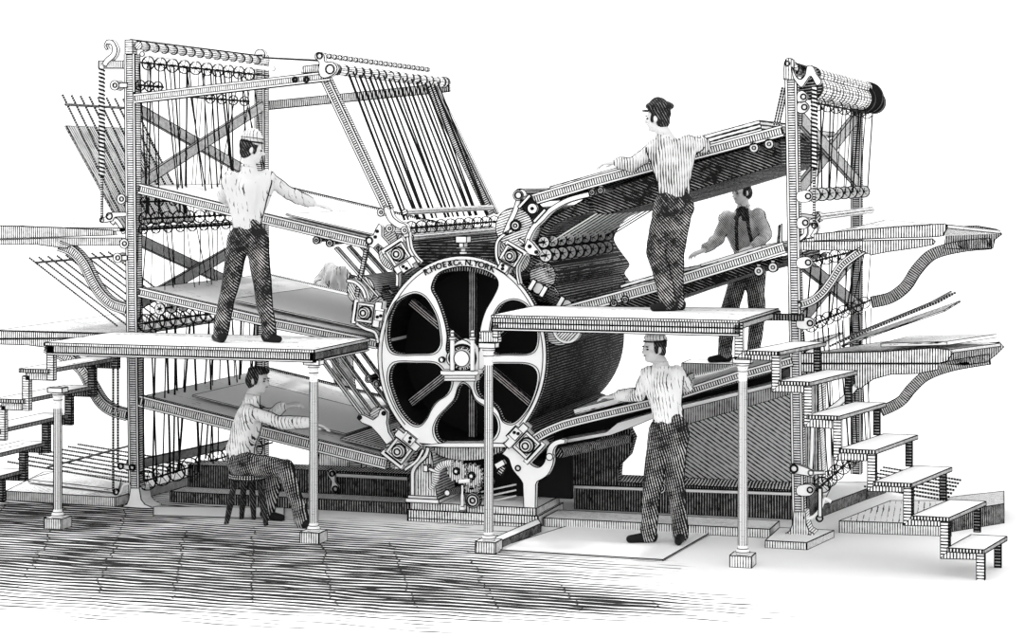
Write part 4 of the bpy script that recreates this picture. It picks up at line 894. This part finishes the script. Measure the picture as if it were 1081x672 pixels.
# ------------------------------------------------------------ people
import bmesh
_ico = None
def ico():
    global _ico
    if _ico is None:
        bm = bmesh.new(); bmesh.ops.create_icosphere(bm, subdivisions=3, radius=1); bm.verts.ensure_lookup_table()
        _ico = ([v.co.copy() for v in bm.verts], [tuple(v.index for v in f.verts) for f in bm.faces]); bm.free()
    return _ico
class Blob:
    """closed pieces fused into one continuous skin by a voxel remesh"""
    def __init__(s): s.v = []; s.f = []
    def ell(s, c, ax, ay, az):
        vs, fs = ico(); o = len(s.v); c = V(c)
        flip = ax.cross(ay).dot(az) < 0
        for q in vs: s.v.append(c + ax * q.x + ay * q.y + az * q.z)
        for f in fs: s.f.append(tuple(o + k for k in (f[::-1] if flip else f)))
    def ball(s, c, r): s.ell(c, V((r, 0, 0)), V((0, r, 0)), V((0, 0, r)))
    def cap(s, a, b, ra, rb=None, flat=1.0, fdir=None):
        a = V(a); b = V(b); rb = ra if rb is None else rb; d = b - a
        if d.length < 1e-6: return s.ball(a, ra)
        dn = d.normalized(); x = dn.cross(V(fdir) if fdir is not None else (V((0, 1, 0)) if abs(dn.y) < .9 else V((1, 0, 0)))).normalized(); y = dn.cross(x)
        n = 20; o = len(s.v); m = 6
        rings = []
        for i in range(-m, m + 1):
            if i < 0: t = -i / m * math.pi / 2; p = a - dn * math.sin(t) * ra; r = math.cos(t) * ra
            elif i == 0: continue
            else: continue
            rings.append((p, max(r, 1e-4)))
        rings.append((a, ra)); rings.append((b, rb))
        for i in range(1, m + 1): t = i / m * math.pi / 2; rings.append((b + dn * math.sin(t) * rb, max(math.cos(t) * rb, 1e-4)))
        for p, r in rings:
            for j in range(n): t = math.tau * j / n; s.v.append(p + x * math.cos(t) * r + y * math.sin(t) * r * flat)
        for i in range(len(rings) - 1):
            for j in range(n): k = (j + 1) % n; s.f.append((o + i * n + j, o + i * n + k, o + (i + 1) * n + k, o + (i + 1) * n + j))
        s.f.append(tuple(o + j for j in range(n))[::-1]); s.f.append(tuple(o + (len(rings) - 1) * n + j for j in range(n)))
    def chain(s, pts, rs):
        for i in range(len(pts) - 1): s.cap(pts[i], pts[i + 1], rs[i], rs[i + 1])
    def build(s, name, parent, mat, voxel=.008, sm=3, fold=0, fscale=9):
        base = BASE[parent.name]
        me = bpy.data.meshes.new('raw'); me.from_pydata([tuple(p - base) for p in s.v], [], s.f); ob = bpy.data.objects.new('raw', me); COL.objects.link(ob)
        bm = bmesh.new(); bm.from_mesh(me); bmesh.ops.recalc_face_normals(bm, faces=bm.faces); bm.to_mesh(me); bm.free()
        r = ob.modifiers.new('r', 'REMESH'); r.mode = 'VOXEL'; r.voxel_size = voxel; r.use_smooth_shade = True
        if sm: q = ob.modifiers.new('s', 'SMOOTH'); q.iterations = sm; q.factor = .5
        bpy.context.view_layer.update()
        nm = bpy.data.meshes.new_from_object(ob.evaluated_get(bpy.context.evaluated_depsgraph_get())); nm.name = name
        if fold:
            nn = [v.normal.copy() for v in nm.vertices]
            for v, n_ in zip(nm.vertices, nn):
                c = v.co; k = noise.noise(V((c.x * fscale, c.y * fscale, c.z * fscale * .45))) + .5 * noise.noise(V((c.x * fscale * 2.1 + 5, c.y * fscale * 2.1, c.z * fscale * 1.1)))
                v.co = c + n_ * k * fold
        nm.materials.clear(); nm.materials.append(MATS[mat]); nm.polygons.foreach_set('use_smooth', [True] * len(nm.polygons)); nm.update()
        bpy.data.objects.remove(ob); bpy.data.meshes.remove(me)
        o = bpy.data.objects.new(name, nm); COL.objects.link(o); o.parent = parent; BASE[o.name] = base; return o

def outline_cord(ob, chains, far, r, dirn=None):
    """raised ink cords added along both sides of a garment to draw its outline"""
    from mathutils.bvhtree import BVHTree
    me = ob.data; base = BASE[ob.name]; bv = BVHTree.FromPolygons([v.co for v in me.vertices], [tuple(p.vertices) for p in me.polygons]); mb = MB(); some = False
    for ch in chains:
        for sg in (-1, 1):
            run_ = []
            pts = []
            for i in range(len(ch) - 1):
                a, b = ch[i], ch[i + 1]; n = max(3, int((b - a).length / .018))
                for q in range(n): pts.append((a.lerp(b, q / n), b - a))
            pts.append((ch[-1], ch[-1] - ch[-2]))
            dirs = []
            for p, d in pts: x = V(dirn) if dirn is not None else V((-d.z, 0, d.x)); dirs.append(x.normalized() * sg)
            for i, (p, d) in enumerate(pts):
                x = sum(dirs[max(0, i - 3):i + 4], V((0, 0, 0))).normalized()
                h = bv.ray_cast(p - base, x, far)
                ok = h[0] is not None and (not run_ or (h[0] + base - run_[-1]).length < .06)
                if ok: run_.append(h[0] + base)
                else:
                    if len(run_) > 3: mb = MB(); mb.tube(run_, r, 'ink', n=5); mb.build('outline_cord', ob)
                    run_ = [h[0] + base] if h[0] is not None else []
            if len(run_) > 3: mb = MB(); mb.tube(run_, r, 'ink', n=5); mb.build('outline_cord', ob)

def hand(B, wr, d, n, sgn, k=1.0, curl=.35, thumb=1):
    """palm and five separate fingers; d along the hand, n out of its back, sgn side of the thumb"""
    d = V(d).normalized(); n = V(n); n = (n - d * n.dot(d)).normalized(); sd = d.cross(n) * sgn
    wr = V(wr)
    offs = [(.030, .092, .076, .0092), (.0105, .097, .084, .0095), (-.0105, .093, .078, .0092), (-.030, .083, .060, .0082)]
    for (o, pl, fl, r) in offs:
        kn = wr + (d * pl + sd * o) * k
        B.cap(wr + (d * .01 + sd * o * .55) * k, kn, .0155 * k, .0125 * k)
        p = kn; dd = d + sd * o * 2.2; dd.normalize(); c = curl * .5
        for (seg, rr) in ((.44, r), (.31, r * .92), (.25, r * .82)):
            dd = (dd * math.cos(c) - n * math.sin(c)).normalized(); q = p + dd * fl * seg * k; B.cap(p, q, rr * k, rr * .93 * k); p = q; c = curl
    a = wr + (d * .022 + sd * .022 - n * .004) * k; b = a + (d * .030 + sd * .030 - n * .008) * k; c_ = b + (d * .030 + sd * .012 - n * .008) * k; e = c_ + (d * .022 - sd * .002 - n * .004) * k
    B.cap(a, b, .015 * k, .0115 * k); B.cap(b, c_, .0108 * k, .0098 * k); B.cap(c_, e, .0096 * k, .008 * k)

def person(label, J, Y0, fwd, look, zfeet, shirt, pants, hat=None, seated=False, up=(0, 0, 1), k=1.0, hands=None, hair='short', shoe_dir=None, extras=()):
    j = {n: P(c[0], c[1], Y0 + (c[2] if len(c) > 2 else 0)) for n, c in J.items()}
    root = thing('person', label, 'person', (j['hip'].x, j['hip'].y, zfeet), None)
    f = V(look).normalized(); u = V(up); u = (u - f * u.dot(f)).normalized(); s = f.cross(u).normalized()
    h = j['head']; B = Blob()
    # head: cranium, face, jaw, nose, brow, ears, lips
    B.ell(h + u * .030 * k - f * .012 * k, s * .076 * k, f * .094 * k, u * .088 * k)
    B.ell(h + f * .016 * k - u * .038 * k, s * .060 * k, f * .070 * k, u * .078 * k)
    B.ell(h + f * .045 * k - u * .083 * k, s * .036 * k, f * .036 * k, u * .028 * k)
    B.cap(h + f * .080 * k + u * .010 * k, h + f * .103 * k - u * .026 * k, .009 * k, .014 * k)
    B.cap(h + f * .070 * k + u * .018 * k - s * .035 * k, h + f * .070 * k + u * .018 * k + s * .035 * k, .013 * k)
    B.cap(h + f * .079 * k - u * .052 * k - s * .014 * k, h + f * .079 * k - u * .052 * k + s * .014 * k, .010 * k)
    for g in (-1, 1): B.ell(h + s * g * .074 * k - u * .005 * k - f * .012 * k, s * .012 * k, f * .018 * k, u * .032 * k); B.ell(h + f * .055 * k - u * .022 * k + s * g * .034 * k, s * .02 * k, f * .02 * k, u * .02 * k)
    nk = j['neck']; B.cap(h - u * .06 * k - f * .02 * k, nk, .054 * k, .060 * k)
    # trunk and limbs under the clothes
    ch = (j['shL'] + j['shR']) / 2; wa = j['waist']; hp = j['hip']
    B.cap(nk, ch - V((0, 0, .06)), .06 * k, .10 * k); B.cap(ch - V((0, 0, .08)), wa, .115 * k, .105 * k); B.cap(wa, hp, .105 * k, .12 * k)
    for g in 'LR':
        B.chain([j['sh' + g], j['el' + g], j['wr' + g]], [.045 * k, .038 * k, .026 * k])
        B.cap(ch - V((0, 0, .03)), j['sh' + g], .07 * k, .05 * k)
        B.chain([j['hip' + g], j['kn' + g], j['an' + g]], [.08 * k, .052 * k, .04 * k]); B.cap(hp, j['hip' + g], .1 * k, .085 * k)
        hd, hn, sg, cu = hands[g]; hand(B, j['wr' + g], hd, hn, sg, k * 1.02, cu)
    body = B.build('body', root, 'skin', .0065, 2)
    # features
    for g in (-1, 1):
        e = h + f * .082 * k + u * .000 * k + s * g * .030 * k
        E = Blob(); E.ell(e - f * .004, s * .013 * k, f * .010 * k, u * .007 * k); E.build('eye', root, 'ink', .0025, 1)
        E = Blob(); E.cap(e + u * .020 * k - s * .015 * k + f * .002, e + u * .022 * k + s * .015 * k + f * .001, .0050 * k); E.build('eyebrow', root, 'ink', .0025, 1)
    E = Blob(); E.cap(h + f * .090 * k - u * .053 * k - s * .017 * k, h + f * .090 * k - u * .053 * k + s * .017 * k, .0035 * k); E.build('mouth', root, 'ink', .002, 1)
    # hair
    H = Blob(); H.ell(h + u * .040 * k - f * .024 * k, s * .086 * k, f * .092 * k, u * .088 * k); H.ell(h - f * .045 * k - u * .02 * k, s * .076 * k, f * .062 * k, u * .068 * k)
    for g in (-1, 1): H.ell(h + s * g * .070 * k + f * .014 * k - u * .000 * k, s * .014 * k, f * .020 * k, u * .040 * k)
    if hair == 'full':
        H.ell(h + u * .085 * k + f * .01 * k, s * .082 * k, f * .090 * k, u * .040 * k); H.ell(h - f * .05 * k - u * .005, s * .09 * k, f * .07 * k, u * .085 * k)
        for t in range(9): a = t / 9 * math.tau; H.ball(h + u * (.06 + .03 * math.sin(a * 2)) * k + s * math.cos(a) * .07 * k - f * (.02 + .05 * math.sin(a)) * k, .03 * k)
    H.build('hair', root, 'hair_dark', .007, 2, .004, 30)
    # clothes
    C = Blob(); C.cap(nk - V((0, 0, .02)), ch - V((0, 0, .07)), .066 * k, .12 * k)
    for g in 'LR':
        C.cap(ch - V((0, 0, .03)), j['sh' + g] - V((0, 0, .012)), .085 * k, .058 * k); C.cap(j['sh' + g] - V((0, 0, .02)), wa.lerp(j['hip' + g], .35) , .085 * k, .085 * k)
        w_ = j['el' + g].lerp(j['wr' + g], .86 if 'roll' not in extras else .45)
        C.cap(j['sh' + g], j['el' + g], .061 * k, .056 * k); C.cap(j['el' + g], w_, .060 * k, .046 * k); C.cap(w_, w_.lerp(j['wr' + g], .25), .040 * k, .036 * k)
    C.cap(ch - V((0, 0, .1)), wa, .135 * k, .125 * k); C.cap(wa - V((0, 0, .0)), wa.lerp(hp, .35), .135 * k, .13 * k)
    sh = C.build('shirt', root, shirt, .010, 3, .011, 11)
    outline_cord(sh, [(j['sh' + g], j['el' + g], j['wr' + g].lerp(j['el' + g], .1)) for g in 'LR'], .125, .0065)
    outline_cord(sh, [(ch - V((0, 0, .02)), wa, wa.lerp(hp, .3))], .30, .0065, V((1, 0, 0)))
    outline_cord(sh, [(j['neck'], ch - V((0, 0, .02)))], .14, .006, V((1, 0, 0)))
    C = Blob(); q = nk + V((0, 0, .0)); C.ell(q, s * .072 * k, f * .072 * k, u * .02 * k); C.build('collar', root, 'shirt_white', .007, 1)
    T = Blob(); T.cap(wa - V((0, 0, .02)), hp, .128 * k, .135 * k)
    for g in 'LR':
        T.cap(hp, j['hip' + g] - V((0, 0, .02)), .13 * k, .105 * k); T.cap(j['hip' + g], j['kn' + g], .104 * k, .074 * k); T.cap(j['kn' + g], j['an' + g] + V((0, 0, .02)), .076 * k, .062 * k)
        T.cap(j['kn' + g].lerp(j['an' + g], .7), j['an' + g] - V((0, 0, .01)), .06 * k, .066 * k)
    tr = T.build('trousers', root, pants, .010, 3, .010, 10)
    outline_cord(tr, [(j['hip' + g], j['kn' + g], j['an' + g]) for g in 'LR'], .17, .0065)
    for g in 'LR':
        S = Blob(); a = V(j['an' + g]); t = V(j['to' + g]); a.z = max(zfeet + .05 * k, min(a.z - .04, zfeet + .07)); t.z = zfeet + .032; d = (t - a); d.z = 0; d.normalize()
        S.cap(a - d * .04, t, .044 * k, .032 * k); S.cap(a - d * .05 - V((0, 0, a.z - zfeet - .028)), t - V((0, 0, .002)), .028, .030 * k); S.cap(V(j['an' + g]), a, .05 * k, .045 * k)
        S.build('shoe', root, 'black_iron', .008, 2)
    if hat: hat(root, h, f, u, s, k)
    for e in extras:
        if callable(e): e(root, j, h, f, u, s, k)
    return root
def round_cap(root, h, f, u, s, k):
    C = Blob(); C.ell(h + u * .098 * k - f * .012 * k, s * .090 * k, f * .103 * k, u * .036 * k); C.cap(h + u * .068 * k - f * .01, h + u * .10 * k - f * .01, .084 * k, .088 * k); cp = C.build('cap', root, 'cap_white', .008, 2)
    mb = MB(); c = h + u * .066 * k - f * .012 * k
    pts = [c + s * math.cos(t) * .088 * k + f * math.sin(t) * .098 * k for t in [math.tau * q / 24 for q in range(24)]]; mb.tube(pts, .007, 'ink', n=5, closed=True)
    pts = [p + u * .035 * k for p in pts]; mb.tube(pts, .004, 'ink', n=5, closed=True); mb.build('band', cp)
def flat_cap(root, h, f, u, s, k):
    C = Blob(); C.ell(h + u * .100 * k - f * .022 * k, s * .112 * k, f * .122 * k, u * .048 * k); C.cap(h + u * .066 * k - f * .01, h + u * .09 * k - f * .01, .084 * k, .088 * k); cp = C.build('cap', root, 'hair_dark', .008, 2, .004, 20)
    C = Blob(); C.ell(h + u * .064 * k + f * .095 * k, s * .062 * k, f * .042 * k, u * .009 * k); C.build('visor', cp, 'ink', .005, 1)
def side_cap(root, h, f, u, s, k):
    C = Blob(); C.ell(h + u * .092 * k - f * .015 * k, s * .086 * k, f * .100 * k, u * .040 * k); C.ell(h + u * .07 * k - f * .09 * k + s * .02, s * .05 * k, f * .05 * k, u * .045 * k); cp = C.build('cap', root, 'cap_white', .008, 2, .004, 20)
    mb = MB(); c = h + u * .062 * k - f * .012 * k
    pts = [c + s * math.cos(t) * .088 * k + f * math.sin(t) * .096 * k for t in [math.tau * q / 24 for q in range(24)]]; mb.tube(pts, .006, 'ink', n=5, closed=True); mb.build('band', cp)
def braces(root, j, h, f, u, s, k):
    pass
# 1 man on the left platform
person('man in white round cap and white shirt standing on the left platform', dict(
    head=(266, 158), neck=(263, 175), shL=(244, 188, -.05), shR=(281, 187, .05), elL=(236, 207, .22), wrL=(252, 219, .52), elR=(306, 204, .22), wrR=(331, 215, .38),
    waist=(261, 232), hip=(262, 248), hipL=(252, 252), hipR=(271, 252), knL=(243, 301, -.04), knR=(277, 303, .03), anL=(233, 350, -.12), anR=(284, 350, .03), toL=(227, 359, .02), toR=(294, 360, -.02)),
    PZ(255, 361, 1.59).y + .05, None, (.86, .5, -.12), 1.59, 'shirt_white', 'trousers_dark', round_cap,
    hands={'L': ((.6, .8, -.2), (0, 0, 1), -1, .3), 'R': ((.93, .2, -.2), (.2, 0, 1), -1, .3)})
# 2 seated boy
zb = 0.0
person('boy with dark hair sitting on the stool in profile, one arm along the board', dict(
    head=(273, 401), neck=(267, 416), shL=(264, 431, .14), shR=(261, 433, -.10), elL=(285, 438, .30), wrL=(301, 428, .34), elR=(296, 446, .02), wrR=(330, 446, .20),
    waist=(254, 474), hip=(256, 489), hipL=(259, 490, .09), hipR=(259, 490, -.09), knL=(291, 497, .22), knR=(301, 494, -.12), anL=(283, 541, .18), anR=(319, 549, -.12), toL=(297, 551, .14), toR=(330, 558, -.18)),
    -.5, None, (.98, -.15, -.06), zb, 'shirt_shade_lift', 'trousers_lined', None, seated=True, hair='full', k=.97,
    hands={'L': ((.9, .2, .15), (.1, -.3, 1), -1, .55), 'R': ((.95, .1, -.25), (.2, 0, 1), 1, .3)})
# 3 man bending behind the machine on the left
person('man in white shirt bending over behind the machine between the left boards', dict(
    head=(371, 303), neck=(365, 290), shL=(349, 283, .1), shR=(360, 287, -.15), elL=(336, 298, .1), wrL=(347, 308, -.25), elR=(365, 311, -.25), wrR=(371, 319, -.35),
    waist=(346, 308, .0), hip=(352, 330), hipL=(347, 334, .05), hipR=(359, 334, -.05), knL=(358, 385, .05), knR=(366, 385, -.05), anL=(360, 422), anR=(372, 424), toL=(368, 430, -.15), toR=(380, 430, -.15)),
    3.35, None, (.75, -.3, -.55), ZC, 'shirt_white', 'shirt_grey', None, k=1.0,
    hands={'L': ((.5, -.6, -.5), (0, -.4, 1), 1, .6), 'R': ((.6, -.6, -.4), (0, -.4, 1), -1, .6)})
# 4 man on the right platform
person('man in dark flat cap and striped shirt standing on the right platform', dict(
    head=(694, 125), neck=(701, 141), shL=(693, 154, .05), shR=(725, 151, -.05), elL=(668, 174, .16), wrL=(649, 171, .32), elR=(743, 154, .06), wrR=(738, 147, .34),
    waist=(712, 198), hip=(711, 213), hipL=(703, 216, .02), hipR=(719, 216, -.02), knL=(692, 266, -.04), knR=(712, 268, .05), anL=(706, 318, -.05), anR=(714, 317, .06), toL=(690, 328, -.12), toR=(700, 326, .0)),
    -.36, None, (-.93, .15, .0), zr, 'shirt_striped', 'trousers_dark', flat_cap,
    hands={'L': ((-.95, .1, -.15), (-.2, 0, 1), 1, .35), 'R': ((-.3, .9, -.2), (0, 0, 1), -1, .5)})
# 5 man behind
ZE = P(722, 383, 3.0).z
def kerchief(root, j, h, f, u, s, k):
    c = j['neck'] + V((0, -.06, -.02)); B = Blob(); B.ell(c, V((.04, 0, 0)), V((0, .025, 0)), V((0, 0, .02))); B.cap(c, c + V((-.05, -.03, -.10)), .018, .028); B.cap(c, c + V((.03, -.04, -.11)), .018, .03); B.build('neckerchief', root, 'hair_dark', .007, 1)
def vest(root, j, h, f, u, s, k):
    mb = MB()
    for g, t in ((-1, -.09), (1, .09)):
        a = j['neck'] + V((t * .5, -.06, -.03)); b = j['waist'] + V((t * .9, -.150, .04)); m = a.lerp(b, .45) + V((0, -.07, 0)); mb.tube([a, m, b], .018, 'hair_dark', n=6)
    mb.build('brace_strap', root)
person('man with dark hair and neckerchief leaning behind the middle right board', dict(
    head=(782, 203), neck=(785, 217), shL=(768, 229, -.03), shR=(800, 226, .03), elL=(758, 252, -.12), wrL=(743, 264, -.35), elR=(809, 248, -.05), wrR=(793, 262, -.32),
    waist=(790, 268), hip=(790, 282), hipL=(783, 284), hipR=(797, 284), knL=(769, 330, .0), knR=(799, 332, .0), anL=(765, 372, 0), anR=(796, 374, .05), toL=(750, 379, -.1), toR=(786, 380, -.1)),
    3.22, None, (-.55, -.8, -.12), ZE, 'shirt_grey', 'trousers_lined', None, hair='full', k=1.0, extras=(kerchief, vest),
    hands={'L': ((-.7, -.6, -.3), (0, -.3, 1), 1, .4), 'R': ((-.6, -.7, -.2), (0, -.3, 1), -1, .4)})
# 6 floor workman
person('workman in floppy white cap standing on the floor plate by the lower right board', dict(
    head=(690, 368), neck=(697, 382), shL=(686, 394, -.04), shR=(713, 393, .02), elL=(674, 416, .06), wrL=(650, 418, .28), elR=(725, 406, .22), wrR=(724, 403, .50),
    waist=(705, 436), hip=(706, 450), hipL=(698, 453), hipR=(714, 453), knL=(689, 509, -.05), knR=(712, 509, .05), anL=(684, 563, -.05), anR=(719, 563, .05), toL=(665, 573, -.12), toR=(716, 575, -.12)),
    -.45, None, (-.70, -.72, .0), .012, 'shirt_shade_lift', 'trousers_lined', side_cap, extras=(),
    hands={'L': ((-.95, .15, -.1), (-.1, 0, 1), 1, .35), 'R': ((-.2, .9, -.2), (0, 0, 1), -1, .5)})
